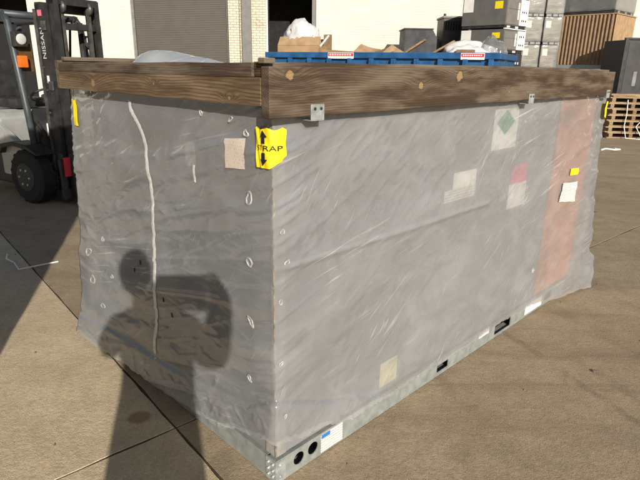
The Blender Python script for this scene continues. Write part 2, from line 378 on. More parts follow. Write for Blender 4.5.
# base rails: real holes and slots in the long side
def plate_with_holes(x0, x1, z0, z1, holes, y, th):
    bm = bmesh.new(); ed = []
    def loop(pts):
        vs = [bm.verts.new((p[0], y, p[1])) for p in pts]
        for k in range(len(vs)): ed.append(bm.edges.new((vs[k], vs[(k+1) % len(vs)])))
    loop([(x0, z0), (x1, z0), (x1, z1), (x0, z1)])
    for h in holes:
        if len(h) == 3: loop([(h[0]+h[2]*math.cos(a*math.pi/12), h[1]+h[2]*math.sin(a*math.pi/12)) for a in range(24)])
        else:
            a0, b0, a1, b1 = h; loop([(a0, b0), (a1, b0), (a1, b1), (a0, b1)])
    bmesh.ops.triangle_fill(bm, use_beauty=True, use_dissolve=False, edges=ed)
    r = bmesh.ops.extrude_face_region(bm, geom=bm.faces[:])
    for v in r['geom']:
        if isinstance(v, bmesh.types.BMVert): v.co.y += th
    return bm
HB = .112
br = link('base_rail', plate_with_holes(0, L, .003, HB, [(.122, .060, .029), (.203, .064, .029), (1.14, .025, 1.25, .068), (1.78, .022, 1.99, .092), (2.5, .03, 2.62, .08)], 0, .004), 'galv', U)
link('rail_lip', box(0, L, .0045, .05, HB-.006, HB), 'galv', br); link('rail_foot', box(0, L, .0045, .06, .004, .009), 'galv', br)
bl_ = link('base_rail', box(.0005, .0045, .0045, W, .004, HB-.001), 'galv', U)
link('rail_lip', box(.005, .05, .061, W, HB-.007, HB-.001), 'galv', bl_)
link('base_rail', box(.06, L-.004, W-.004, W, .004, HB-.001), 'galv', U)
link('base_rail', box(L-.0045, L-.0005, .0045, W-.005, .004, HB-.001), 'galv', U)
cp = link('corner_plate', box(-.0035, -.0002, .0, .062, .006, HB-.004), 'galv2', U)
for (y, z) in ((.018, .03), (.046, .03), (.018, .058), (.046, .058), (.018, .088), (.046, .088)):
    link('bolt', tube([(-.003, y, z), (-.009, y, z)], .0055, 6), 'galv2', cp)
lc = link('corner_plate', box(0, .045, -.0035, -.0002, .006, HB-.004), 'galv2', U)
for z in (.03, .085): link('bolt', tube([(.02, -.003, z), (.02, -.008, z)], .005, 6), 'galv2', lc)
for x in (.45, .62, .78, .96, 1.4, 1.55): link('bolt', tube([(x, .002, .085), (x, -.005, .085)], .005, 6), 'galv2', br)
bl = link('rail_label', box(.25, .385, -.0015, -.0003, .012, .105), 'label', br)
link('label_heading', box(.252, .305, -.0024, -.0017, .082, .102), 'blueink', bl) if False else link('label_heading', box(.252, .305, -.0024, -.0017, .082, .102), 'blueink', br)
link('rail_label', box(1.58, 1.70, -.0015, -.0003, .07, .108), 'whitelabel', br); link('rail_label', box(2.20, 2.46, -.0015, -.0003, .02, .09), 'whitelabel', br)
# cabinet
CZ0, CZ1 = .128, 1.452
cab = link('cabinet', box(.004, L-.004, .004, W-.004, CZ0, CZ1, .004), 'cab', U)
link('plinth', box(.03, L-.03, .03, W-.03, HB-.004, CZ0+.002), 'dark', U)
link('seam_channel', box(.03, 1.50, -.007, .003, .915, .937, .003), 'seam', cab)
link('seam_channel', box(1.492, 1.505, -.009, .003, .90, .95, .002), 'rust', cab)
link('corner_post', box(-.002, .05, -.002, .003, CZ0+.005, CZ1-.005, .001), 'seam', cab)
link('corner_post', box(-.002, .0035, .0035, .06, CZ0+.005, CZ1-.005, .001), 'seam', cab)
link('edge_strip', tube([(-.003, -.003, CZ0+.01), (-.004, -.003, .8), (-.003, -.003, CZ1-.02)], .004, 8), 'rust', cab)
link('cover_board', box(2.29, L+.004, -.006, .003, .14, 1.445, .002), 'orange', cab)
def rlabel(x0, x1, z0, z1, mat, y=.0032, name='label', par=None): return link(name, box(x0, x1, y-.001, y, z0, z1), mat, par or cab)
a_ = rlabel(1.47, 1.74, 1.20, 1.41, 'whitelabel')
bm = bmesh.new(); bm.faces.new([bm.verts.new(p) for p in ((1.60, .0010, 1.405), (1.70, .0010, 1.34), (1.60, .0010, 1.275), (1.50, .0010, 1.34))]); link('label_diamond', bm, 'green', cab)
rlabel(1.13, 1.345, 1.045, 1.125, 'whitelabel'); rlabel(1.06, 1.345, .985, 1.044, 'label')
rlabel(1.74, 1.93, .985, 1.09, 'pink'); rlabel(1.73, 1.95, .84, .984, 'whitelabel')
rlabel(.64, .77, .155, .285, 'cream')
link('label', box(.0012, .0032, .473, .543, 1.22, 1.315), 'whitelabel', cab)
link('label', box(.0012, .0032, 1.42, 1.548, 1.24, 1.385), 'whitelabel', cab); link('label', box(.0012, .0032, 1.45, 1.548, 1.17, 1.236), 'label', cab)
# film ------------------------------------------------------------
def hem_z(face, s):
    if face == 0:   # left side, s = y'
        z = np.interp(s, [0, .03, .12, .39, .7, 1.03, 1.6], [.225, .222, .19, .10, .072, .055, .035])
    else:
        z = np.interp(s, [0, .05, .25, .4, .8, 1.4, 1.8, 2.2, 2.6, 2.9], [.225, .210, .175, .135, .105, .092, .098, .085, .03, .01])
    return z
def fold_z(face, s):
    if face == 0: return np.interp(s, [0, .15, .53, .9, 1.6], [.40, .30, .235, .20, .17])
    return np.interp(s, [0, .2, .5, .85, 1.2, 3], [.40, .30, .19, .09, .0, -.2])
def film_off(face, s, z):
    """distance of the film from the cabinet: sags, tension folds and small crinkles"""
    if face == 0:
        f1 = fbm(s*.9, (z+.20*s)*5.0, 11, 2); f2 = 1-np.abs(2*fbm(s*1.1+z*.4, (z+.26*s)*8, 21, 2)-1)
        rid = np.clip(f2-.72, 0, 1)/.28; amp = .030
        cr = 1-np.abs(2*fbm((s-.5*z)*2.4, (z+.42*s)*17, 31, 2)-1)
    else:
        f1 = fbm(s*1.3, (z-.12*s)*3.5, 41, 3); f2 = 1-np.abs(2*fbm((s+z)*2.6, (z-.75*s)*7.5, 51, 3)-1)
        rid = np.clip(f2-.86, 0, 1)/.14; amp = .022; rid = rid*.55
        cr = 1-np.abs(2*fbm((s+.8*z)*5, (z-.8*s)*17, 61, 3)-1)
    fz = fold_z(face, s)+.012*(fbm(s*7, s*0, 91, 3)-.5)
    fine = fbm(s*26, z*26, 71, 3)
    pat = sstep(fbm(s*1.7+9, z*1.7, 77, 2), .42, .62)
    d = .010+amp*np.clip(f1-.32, 0, 1)+.007*rid**1.5*(.3+.7*pat)+(.0042 if face == 0 else .0022)*np.clip((cr-.86)/.14, 0, 1)**1.3*pat+.0012*(fine-.5)
    if face == 1: d = d+.009*np.exp(-((z-.926)/.014)**2)*sstep(s, 1.52, 1.47)
    edge = sstep(s, 0, .10); d = .006+(d-.006)*(.25+.75*edge)                     # taut round the near corner
    rp = 1-np.abs(2*fbm((z+(.35 if face == 0 else -.35)*s)*20, s*1.5, 81, 2)-1)
    d = d+np.exp(-(s/.16)**2)*.0065*np.clip((rp-.62)/.38, 0, 1)**1.5*(.35+.65*sstep(s, .0, .03))
    bt = np.clip((fz-z)/.05, 0, 1)*np.clip(fz*6, 0, 1); lc = 1-np.abs(2*fbm((s+.5*z)*9, (z-.6*s)*13, 87, 2)-1); d = d+bt*.0045*np.clip((lc-.7)/.3, 0, 1)**1.4
    if face == 1:
        ee = sstep(s, L-.6, L); d = d+ee*.007*np.clip(((1-np.abs(2*fbm(s*7+z*3, z*9-s*2, 99, 3)-1))-.72)/.28, 0, 1)**1.3
    else:
        ee = sstep(s, W-.45, W); d = d+ee*.005*np.clip(((1-np.abs(2*fbm(s*7+z*3, z*9-s*2, 99, 3)-1))-.72)/.28, 0, 1)**1.3
    below = 1-sstep(z, fz-.007, fz+.001)
    d = d+below*(.014+np.clip(fz-z, 0, .4)*.10)*np.clip(fz*6, 0, 1)*(.6+.8*fbm(s*4, z*3, 95, 3))
    d = np.minimum(d, .027) * sstep(z, 1.48, 1.36) + .012*(1-sstep(z, 1.48, 1.36)) if False else d
    tp = sstep(z, 1.36, 1.45); d = d*(1-tp)+np.minimum(d, .022)*tp
    return d
def flare(face, s, z):
    """extra (along, outward) swelling towards the loose far ends"""
    k = np.clip(1-z/1.5, 0, 1)
    if face == 0:
        e = sstep(s, W-.35, W); return e*(.035+.13*k+.07*k**3)*np.clip(s-(W-.35), 0, 1)/.35, e*.05*k**1.2
    e = sstep(s, L-.45, L)
    return e*(.10+.11*k+.10*np.exp(-((z-.16)/.10)**2)+.022*(fbm(z*9, s*2+0*z, 15, 3)-.5))*np.clip(s-(L-.45), 0, 1)/.45, e*(.015+.09*k**2)*(.5+fbm(z*6, s*4+0*z, 17, 3))
def film_xyz(face, s, z, extra=0.0):
    s = np.asarray(s, float); z = np.asarray(z, float); d = film_off(face, s, z)+extra; al, ou = flare(face, s, z)
    return (-d-ou, s+al, z) if face == 0 else (s+al, -d-ou, z)
def film_point(face, s, z, extra=0.0):
    p = film_xyz(face, np.array([s]), np.array([z]), extra); return Vector((float(p[0][0]), float(p[1][0]), float(p[2][0])))
def build_film():
    NZ = 190; rows = []
    s_left = np.linspace(W, 0, 210)[:-1]; s_right = np.linspace(0, L, 390)
    cols = [(0, s) for s in s_left]+[(1, s) for s in s_right]
    P = np.zeros((len(cols), NZ+1, 3))
    tt = np.linspace(0, 1, NZ+1)
    for k, (f, s) in enumerate(cols):
        h = float(hem_z(f, s))+.016*(float(fbm(np.array([s*9+f*50]), np.array([0.0]), 5, 3)[0])-.5)+.012*(float(fbm(np.array([s*38+f*50]), np.array([0.0]), 6, 2)[0])-.5)
        z = h+(1.505-h)*tt; ss = np.full_like(z, s); d = film_off(f, ss, z)
        P[k, :, 0], P[k, :, 1], P[k, :, 2] = film_xyz(f, ss, z)
        if f == 0 and s < .03 or f == 1 and s < .03:   # rounded corner
            d0 = d
            if f == 0: P[k, :, 1] -= (1-s/.03)**2*d0*.7
            else: P[k, :, 0] -= (1-s/.03)**2*d0*.7
    # far sides
    end1, end0 = P[-1].copy(), P[0].copy(); far = []
    zz = end1[:, 2]
    for q in np.linspace(0, 1, 34)[1:]:
        y = end1[:, 1]+(W+.06-end1[:, 1])*q; sw = .03+.19*(1-tt)
        x = L+.10+.8*sw*(.75+.35*fbm(y*6, zz*6, 19, 3))
        w = np.clip(q*4, 0, 1); far.append(np.stack([end1[:, 0]*(1-w)+x*w, y, zz], 1))
    last = far[-1]
    for q in np.linspace(0, 1, 50)[1:-1]:
        x = last[:, 0]+(end0[:, 0]-last[:, 0])*q; y = W+.03+.19*(1-tt)*(.75+.35*fbm(x*6, zz*6, 23, 3))
        w0 = np.clip(q*6, 0, 1); w1 = np.clip((1-q)*6, 0, 1)
        yy = last[:, 1]*(1-w0)+y*w0; yy = yy*w1+end0[:, 1]*(1-w1); zq = zz*(1-q)+end0[:, 2]*q
        far.append(np.stack([x, yy, zq], 1))
    A = np.concatenate([P, np.array(far)], 0); nc = A.shape[0]; nr = NZ+1
    verts = A.reshape(-1, 3)
    i, j = np.meshgrid(np.arange(nc), np.arange(nr-1), indexing='ij'); i2 = (i+1) % nc
    F = np.stack([i*nr+j, i2*nr+j, i2*nr+j+1, i*nr+j+1], -1).reshape(-1, 4)
    me = bpy.data.meshes.new('film'); me.from_pydata(verts.tolist(), [], F.tolist()); me.update()
    return me
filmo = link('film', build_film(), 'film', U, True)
# top sheet, swollen over the packing inside the rails
NX, NY = 90, 60; xs = np.linspace(.035, L-.035, NX); ys = np.linspace(.035, W-.035, NY); X, Y = np.meshgrid(xs, ys, indexing='ij')
ex = np.minimum(np.minimum(X-.035, L-.035-X), np.minimum(Y-.035, W-.035-Y))
q1 = ((X-.30)-(Y-1.08))/1.414; q2 = ((X-.30)+(Y-1.08))/1.414; q1 = q1+.08
pk = np.exp(-(np.where(q1 < 0, q1/.20, q1/.52)**2+(q2/.24)**2))
Z = 1.49+.165*pk*sstep(ex, 0, .12)+.015*fbm(X*6, Y*6, 33, 4)+.03*np.clip(1-np.abs(2*fbm(X*2+Y, Y*3-X, 35, 3)-1)-.8, 0, 1)
Vv = np.stack([X, Y, Z], -1).reshape(-1, 3)
i, j = np.meshgrid(np.arange(NX-1), np.arange(NY-1), indexing='ij')
F = np.stack([i*NY+j, (i+1)*NY+j, (i+1)*NY+j+1, i*NY+j+1], -1).reshape(-1, 4)
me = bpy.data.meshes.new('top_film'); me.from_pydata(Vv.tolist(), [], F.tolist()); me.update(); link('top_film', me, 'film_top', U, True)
# white tape zig-zagging down the left side
def ribbon(pts, wid, face, extra, n=60):
    bm = bmesh.new(); t = np.linspace(0, len(pts)-1, n); px = np.interp(t, range(len(pts)), [p[0] for p in pts]); pz = np.interp(t, range(len(pts)), [p[1] for p in pts])
    k = np.ones(7)/7; px[3:-3] = np.convolve(px, k, 'valid'); pz[3:-3] = np.convolve(pz, k, 'valid')
    prev = None
    for a in range(n):
        dx, dz = px[min(a+1, n-1)]-px[max(a-1, 0)], pz[min(a+1, n-1)]-pz[max(a-1, 0)]; ln = math.hypot(dx, dz); nx, nz = -dz/ln, dx/ln
        w = wid*(.9+.2*random.random())/2
        mid = film_point(face, px[a], pz[a], extra*1.6)
        vs = [bm.verts.new(film_point(face, px[a]-nx*w, pz[a]-nz*w, extra)), bm.verts.new(mid), bm.verts.new(film_point(face, px[a]+nx*w, pz[a]+nz*w, extra))]
        if prev: bm.faces.new((prev[0], prev[1], vs[1], vs[0])); bm.faces.new((prev[1], prev[2], vs[2], vs[1]))
        prev = vs
    return bm
link('film_seam', ribbon([(.925, 1.45), (.93, 1.42), (.87, 1.36), (.835, 1.30), (.815, 1.16), (.811, 1.02), (.825, .86), (.838, .73), (.85, .6), (.87, .45), (.90, .30), (.915, .22)], .026, 0, .003, 110), 'tape', filmo, True)
link('film_patch', ribbon([(.45, 1.235), (.455, 1.19), (.46, 1.165)], .016, 0, .003, 14), 'tape', filmo, True)
# paper stuck on the film
def sticker(name, face, pts, mat, extra=.004, par=None):
    bm = bmesh.new(); n = 8
    (a, b_, c, d) = [Vector(p) for p in pts]; G = []
    for i in range(n+1):
        G.append([bm.verts.new(film_point(face, *((a.lerp(b_, i/n)).lerp(d.lerp(c, i/n), j/n)), extra)) for j in range(n+1)])
    for i in range(n):
        for j in range(n): bm.faces.new((G[i][j], G[i+1][j], G[i+1][j+1], G[i][j+1]))
    return link(name, bm, mat, par or filmo, True)
sticker('packing_paper', 0, ((.24, 1.357), (.119, 1.369), (.129, 1.262), (.24, 1.253)), 'paper')
sticker('film_label', 1, ((2.455, .90), (2.64, .885), (2.64, .745), (2.44, .775)), 'label', .008)
sticker('film_label', 1, ((2.545, .985), (2.635, .98), (2.635, .935), (2.545, .94)), 'yellow', .008)
# punched, torn holes with stretched white rims
def hole(face, s, z, w, h, rot):
    bm = bmesh.new(); n = 14; rings = []
    for rr_, ex in ((1.15, .0015), (1.0, .005), (.8, .005), (.66, .001)):
        ring = []
        for k in range(n):
            a = 2*math.pi*k/n; jit = 1+.16*math.sin(2*a+z*90)+.14*math.sin(3*a+s*70+z*50)+.08*random.random(); dx = w*math.cos(a)*rr_*jit; dz = h*math.sin(a)*rr_*jit
            ring.append(bm.verts.new(film_point(face, s+dx*math.cos(rot)-dz*math.sin(rot), z+dx*math.sin(rot)+dz*math.cos(rot), ex)))
        rings.append(ring)
    for A, B in zip(rings, rings[1:]):
        for k in range(n): bm.faces.new((A[k], A[(k+1) % n], B[(k+1) % n], B[k]))
    o = link('torn_hole', bm, 'holerim', filmo, True)
    bm = bmesh.new(); bm.faces.new([bm.verts.new(film_point(face, s+w*.6*math.cos(a_)*math.cos(rot)-h*.6*math.sin(a_)*math.sin(rot), z+w*.6*math.cos(a_)*math.sin(rot)+h*.6*math.sin(a_)*math.cos(rot), .0015)) for a_ in [2*math.pi*k/n for k in range(n)]])
    link('torn_hole', bm, 'cab', filmo)
for (s, z, w, h) in ((.116, 1.161, .016, .021), (.119, .926, .014, .020), (.121, .688, .013, .021), (.13, .442, .011, .018), (.20, 1.425, .011, .010), (.375, 1.435, .008, .012), (.12, 1.385, .013, .012),
                     (1.47, .60, .016, .03), (1.45, .44, .014, .03), (1.40, .30, .012, .02), (1.3, .52, .008, .012), (1.36, .71, .009, .013)): hole(0, s, z, w*random.uniform(.7, 1.15), h*random.uniform(.6, 1.05), random.uniform(-.9, .9))
for (s, z, w, h) in ((.022, .80, .008, .012), (.05, .944, .012, .010), (.03, 1.06, .008, .010), (.02, .55, .007, .010), (.024, .33, .008, .01), (2.2, .35, .013, .013)): hole(1, s, z, w, h*random.uniform(.7, 1.1), random.uniform(-.9, .9))
for (s, z) in ((.98, .69), (.78, .56), (.72, .50), (1.05, .63)): link('dirt_speck', box(-.0, .003, s-.006, s+.006, z-.011, z+.009), 'ink', filmo).location = (film_point(0, s, z, .002).x, 0, 0)
# yellow strap tags folded round a corner
def bend(cx, cy, dxa, dya, off):
    """s<0 runs along direction dya from the corner, s>0 along dxa"""
    def f(s, z, e):
        o_ = off+e; na = Vector((0, -1 if cy == 0 else 1, 0)); nb = Vector((-1 if cx == 0 else 1, 0, 0))
        p = Vector((cx, cy, z))
        rr2 = .020
        if s >= rr2: return p+Vector((dxa*s, 0, 0))+na*o_
        if s <= -rr2: return p+Vector((0, dya*-s, 0))+nb*o_
        t = (s+rr2)/(2*rr2); A = p+Vector((0, dya*rr2, 0))+nb*o_; B = p+Vector((dxa*rr2, 0, 0))+na*o_; Cc = p+(na+nb)*o_*.95
        return A*(1-t)**2+Cc*2*t*(1-t)+B*t*t
    return f
def strap_tag(f, z0, text=True):
    T = thing('tmp', 'x', 'x'); bpy.data.objects.remove(T)
    bm = bmesh.new(); S0, S1 = -.058, .038; n = 24; m = 14; G = []
    for i in range(n+1):
        s = S0+(S1-S0)*i/n; cut = max(0, (s+.006))/.048*.045; col = []
        for j in range(m+1):
            lo = z0-.066+cut; z = lo+(z0+.062-lo)*j/m+.004*math.sin(i*.7)*(j/m)
            col.append(bm.verts.new(f(s, z, .002+.002*math.sin(i*1.1+j*.5))))
        G.append(col)
    for i in range(n):
        for j in range(m): bm.faces.new((G[i][j], G[i+1][j], G[i+1][j+1], G[i][j+1]))
    o = link('strap_tag', bm, 'yellow', U, True)
    if text:
        me = text_mesh('STRAP', .024)
        b2 = bmesh.new(); b2.from_mesh(me); bpy.data.meshes.remove(me)
        bmesh.ops.subdivide_edges(b2, edges=b2.edges[:], cuts=1)
        for v in b2.verts: v.co = f(v.co.x*.95-.012, z0+.0+v.co.y, .0062)
        link('tag_text', b2, 'ink', o)
        for sg in (1, -1):
            b2 = bmesh.new()
            head = [(-.012, .036), (.008, .036), (-.002, .058)]; shaft = [(-.007, .015), (.003, .015), (.003, .036), (-.007, .036)]
            for poly in (head, shaft):
                b2.faces.new([b2.verts.new((p[0], p[1]*sg, 0)) for p in poly])
            bmesh.ops.subdivide_edges(b2, edges=b2.edges[:], cuts=3, use_grid_fill=True)
            for v in b2.verts: v.co = f(v.co.x-.018, z0+v.co.y, .0064)
            link('tag_arrow', b2, 'ink', o)
    return o
strap_tag(bend(0, 0, 1, 1, .021), 1.348)
strap_tag(bend(0, W, 1, -1, .035), 1.36, False); strap_tag(bend(L+.06, 0, -1, 1, .06), 1.345, False)
# wood rails ------------------------------------------------------------
RT = 1.604
wr = wood('weathered_rail', (.160, .113, .072), (.078, .052, .033), 0, [(.012, 1.575, .015), (.70, 1.537, .015), (.98, 1.572, .022), (1.45, 1.50, .006)], 120, 1.52, .40)
wl = wood('pine_rail', (.262, .182, .106), (.140, .090, .049), 1, [(1.18, 1.515, .018), (.62, 1.53, .006), (.13, 1.50, .007)], 95, 1.51, .2)
wl2 = wood('weathered_strip', (.150, .110, .074), (.088, .061, .040), 1, [], 120, 1.58, .5)
wl3 = wood('weathered_long_strip', (.150, .110, .074), (.088, .061, .040), 0, [], 120, 1.58, .5)
weg = wood('end_grain', (.17, .105, .055), (.05, .028, .015), 1, [(.1, 1.63, .08)], 150, 1.5)
def rail(x0, x1, y0, y1, z0, z1, mat, name='wood_rail', bow=.003):
    bm = box(x0, x1, y0, y1, z0, z1, .003)
    lng = 0 if x1-x0 > y1-y0 else 1
    ed = [e for e in bm.edges if abs((e.verts[0].co-e.verts[1].co)[lng]) > .5]
    bmesh.ops.subdivide_edges(bm, edges=ed, cuts=24)
    ph = 2.0 if lng == 1 else 5.0
    for v in bm.verts:
        a = v.co[lng]; v.co.z += bow*math.sin(a*1.7+ph)+.0012*math.sin(a*13+ph)
        v.co[1-lng] += .4*bow*math.sin(a*2.3+ph*2)
    return link(name, bm, mat, U)
rf = rail(-OV, L+OV, -OV, -OV+.038, RT-.152, RT, wr)
rail(-OV+.010, L+OV, -OV+.040, -OV+.078, RT-.035, RT+.012, wl3)                        # inner rail along the long side, its end showing
link('end_grain', box(-OV+.0065, -OV+.0105, -OV+.041, -OV+.077, RT-.032, RT+.008, .001), weg, U)
rail(-OV, -OV+.038, -OV+.080, W+OV, RT-.040, RT+.003, wl2)                              # upper strip on the short side
rail(-OV, -OV+.038, -OV+.0395, W+OV, RT-.124, RT-.0403, wl)
rail(-OV, L+OV, W+OV-.038, W+OV, RT-.12, RT+.012, wl3)
rail(L+OV-.038, L+OV, -OV+.080, W+OV-.039, RT-.12, RT+.004, wl2)
link('rail_block', box(-OV-.012, -OV+.030, -OV+.005, -OV+.037, RT+.004, RT+.020, .003), wl2, U)
link('rail_block', box(-OV+.02, .5, W+OV-.08, W+OV-.041, RT+.005, RT+.024, .003), wl2, U)
for x in (.13, 1.70, 2.86):
    p = link('rail_bracket', box(x-.030, x+.030, -OV-.004, -OV-.0005, RT-.167, RT-.118, .001), 'galv2', U)
    link('bracket_flange', box(x-.030, x+.030, -OV-.004, -.024, RT-.170, RT-.1672), 'galv2', p)
    for dx in (-.014, .014): link('screw', tube([(x+dx, -OV-.003, RT-.132), (x+dx, -OV-.007, RT-.132)], .005, 8), 'black', p)

# ================================================================== building
YW = 20.6
bld = thing('warehouse', 'cream painted brick warehouse with brown roller door and open dark doorway', 'building', (0, YW, 0))
HW = 7.5
def wall(x0, x1, z0, z1, y0=0, y1=.35, mat='wall', name='wall'): return link(name, box(x0, x1, y0, y1, z0, z1), mat, bld)
# openings: dark bay at the far left, roller door, doorway
wall(-40, -13.4, 0, HW); wall(-13.4, -10.6, 4.6, HW); wall(-10.6, -6.9, 0, HW); wall(-6.9, -3.42, 5.2, HW); wall(-3.42, -2.0, 0, HW); wall(-2.0, -.42, 4.9, HW); wall(-.42, 40, 0, HW)
for (a, b_) in ((-13.4, -10.6), (-2.0, -.42)):
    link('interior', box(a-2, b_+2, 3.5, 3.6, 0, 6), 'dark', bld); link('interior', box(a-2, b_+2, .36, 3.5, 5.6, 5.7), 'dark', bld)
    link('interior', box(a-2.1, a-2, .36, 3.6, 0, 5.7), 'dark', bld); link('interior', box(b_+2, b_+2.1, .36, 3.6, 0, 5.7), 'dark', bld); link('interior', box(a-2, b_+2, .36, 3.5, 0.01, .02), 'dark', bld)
# roller door slats
rd = link('roller_door', box(-6.9, -3.42, .22, .26, 0, 5.2), 'door', bld)
for k in range(86):
    z = .01+k*.06
    link('slat', prism([(.22, z), (.214, z+.01), (.211, z+.03), (.214, z+.05), (.22, z+.058)], 0, -6.86, -3.46), 'door', rd)
link('door_track', box(-6.9, -6.82, .10, .215, 0, 5.2), 'trim', bld); link('door_track', box(-3.5, -3.42, .10, .215, 0, 5.2), 'trim', bld)
link('pilaster', box(-3.40, -3.02, -.16, -.002, 0, HW), 'pil', bld); link('pilaster', box(-3.0, -2.03, -.06, -.001, 0, HW), 'pil', bld)
link('downpipe', box(-2.92, -2.58, -.22, -.065, 0, HW, .02), 'trim', bld)
link('door_frame', box(-2.06, -2.0, -.08, .3, 0, 4.9), 'whitelabel', bld); link('door_frame', box(-.42, -.28, -.06, -.002, 0, 4.95), 'trim', bld); link('corner_trim', box(-.27, -.02, -.08, -.002, 0, HW), 'wall', bld)
link('parapet', box(-40, 40, -.06, .42, HW, HW+.2), 'trim', bld)

# ================================================================== forklift
fk = thing('forklift', 'silver and black forklift with tall black mast beside the wrapped unit', 'forklift', (-2.80, 6.46, 0), R(-30))
def fp(name, bm, mat, par=fk, sm=False): return link(name, bm, mat, par, sm)
def channel(x0, x1, y, z0, z1, side, th=.016, w=.05):
    bm = box(x0, x1, y-side*th, y, z0, z1) if side > 0 else box(x0, x1, y, y+th, z0, z1)
    yo = (y-w, y-th) if side > 0 else (y+th, y+w)
    box(x0, x0+.02, yo[0], yo[1], z0, z1, 0, bm); box(x1-.02, x1, yo[0], yo[1], z0, z1, 0, bm); return bm
for sgn in (-1, 1):
    mo = fp('mast_channel', channel(-.20, -.045, sgn*.34, .06, 2.20, sgn), 'black')
    fp('mast_channel', channel(-.075, .065, sgn*.28, .10, 2.27, sgn), 'black')
    fp('lift_cylinder', tube([(-.235, sgn*.23, .12), (-.235, sgn*.23, 2.05)], .032, 12), 'black', fk, True)
    fp('mast_rail', box(-.205, -.185, sgn*.355-.012, sgn*.355+.012, .1, 2.15), 'worn')
    fp('tilt_cylinder', tube([(-.25, sgn*.30, .45), (-.75, sgn*.32, .52)], .035, 10), 'black', fk, True)
    fp('lift_chain', box(.0, .03, sgn*.17-.02, sgn*.17+.02, .3, 2.2), 'worn')
fp('mast_crossbar', box(-.20, -.10, -.34, .34, 2.13, 2.22, .006), 'black'); fp('mast_crossbar', box(-.06, .05, -.28, .28, 2.20, 2.28, .006), 'black')
fp('mast_crossbar', box(-.20, -.12, -.34, .34, 1.0, 1.10, .006), 'black'); fp('mast_crossbar', box(-.20, -.05, -.34, .34, .08, .2, .006), 'black')
fp('mast_crossbar', box(-.06, .02, -.26, .26, 1.95, 2.02, .006), 'black')
ca = fp('fork_carriage', box(.08, .13, -.50, .50, .10, .21, .006), 'black'); fp('carriage_bar', box(.08, .13, -.50, .50, .46, .56, .006), 'black', ca)
for y in (-.46, -.2, .2, .46): fp('carriage_upright', box(.08, .12, y-.03, y+.03, .21, .46), 'black', ca)
fp('carriage_guard', box(.135, .15, -.47, -.36, .36, .58, .01), 'red', ca)
for y in (-.34, .34):
    bm = box(.135, .175, y-.05, y+.05, .05, .62); prism([(.175, .05), (.175, .095), (1.05, .062), (1.05, .05)], 1, y-.05, y+.05, 0, bm); fp('fork', bm, 'black')
for sgn in (-1, 1):
    for k in range(7): fp('bolt', tube([(-.165, sgn*.3405, .3+k*.25), (-.165, sgn*.352, .3+k*.25)], .014, 6), 'worn')
    for z in (.55, 1.35, 1.98): fp('roller_bracket', box(-.105, -.03, sgn*.3405 if sgn > 0 else -.362, .362 if sgn > 0 else -.3405, z-.05, z+.05, .008), 'worn')
    fp('chain_pulley', tube([(.015, sgn*.17-.018, 2.18), (.015, sgn*.17+.018, 2.18)], .07, 16), 'worn', fk, True)
    fp('mast_foot', box(-.24, .02, sgn*.40 if sgn < 0 else .29, -.29 if sgn < 0 else .40, .03, .16, .012), 'black')
    fp('axle_clamp', prism([(-.42, .20), (-.20, .22), (-.20, .44), (-.30, .48), (-.42, .40)], 1, sgn*.30 if sgn < 0 else .26, -.26 if sgn < 0 else .30, .008), 'worn')
# chassis
fp('chassis', box(-1.75, -.30, -.47, .47, .16, .58, .03), 'unit_black')
hood = fp('hood', prism([(-.95, .58), (-.95, .98), (-1.05, 1.04), (-1.85, 1.02), (-2.05, .9), (-2.1, .3), (-1.95, .2), (-1.6, .2), (-1.45, .58)], 1, -.52, .52, .05), 'silver', fk)
fp('side_panel', prism([(-.42, .30), (-.46, .62), (-.75, .80), (-.93, .92), (-.93, .30)], 1, -.55, -.475, .012), 'silver'); fp('side_panel', prism([(-.42, .30), (-.46, .62), (-.75, .80), (-.93, .92), (-.93, .30)], 1, .475, .55, .012), 'silver')
fp('cowl', prism([(-.35, .58), (-.33, 1.02), (-.45, 1.10), (-.52, .58)], 1, -.40, .40, .02), 'unit_black')
fp('control_panel', box(-.345, -.315, -.30, -.12, .74, .92, .01), 'whitelabel')
st = fp('seat', box(-1.5, -1.02, -.24, .24, 1.05, 1.17, .04), 'black'); fp('seat_back', box(-1.56, -1.44, -.24, .24, 1.15, 1.62, .04), 'black', st)
sw_ = fp('steering_wheel', tube([(-.78+.15*math.cos(a*math.pi/10)*.8, .15*math.sin(a*math.pi/10), 1.22+.15*math.cos(a*math.pi/10)*.5) for a in range(21)], .014, 8), 'black', fk, True)
fp('steering_column', tube([(-.5, 0, .9), (-.78, 0, 1.21)], .03, 10), 'black', sw_)
for sgn in (-1, 1):
    fp('guard_pillar', tube([(-.34, sgn*.47, .56), (-.40, sgn*.47, 1.1), (-.54, sgn*.46, 2.03), (-.62, sgn*.45, 2.12)], .038, 8), 'bluegrey', fk, True)
    fp('guard_pillar', tube([(-1.9, sgn*.45, 1.0), (-1.8, sgn*.45, 2.06)], .036, 8), 'bluegrey', fk, True)
    fp('guard_side', tube([(-.62, sgn*.45, 2.12), (-1.85, sgn*.45, 2.10)], .036, 8), 'bluegrey', fk, True)
    hl = fp('headlight', box(-.46, -.38, sgn*.43-.075, sgn*.43+.075, 1.76, 1.92, .012), 'black'); fp('lens', tube([(-.382, sgn*.43, 1.84), (-.372, sgn*.43, 1.84), (-.367, sgn*.43, 1.84)], [.060, .058, .045], 16), 'lamp_glass', hl, True)
    fp('turn_signal', box(-.44, -.385, sgn*.43-.05, sgn*.43+.05, 1.54, 1.67, .012), 'amber')
    fp('fender', prism([(-.86, .58), (-.80, .68), (-.58, .72), (-.30, .70), (-.12, .62), (-.12, .59), (-.32, .66), (-.58, .68), (-.78, .64), (-.83, .56)], 1, sgn*.40 if sgn < 0 else .40, sgn*.62, .006), 'black')
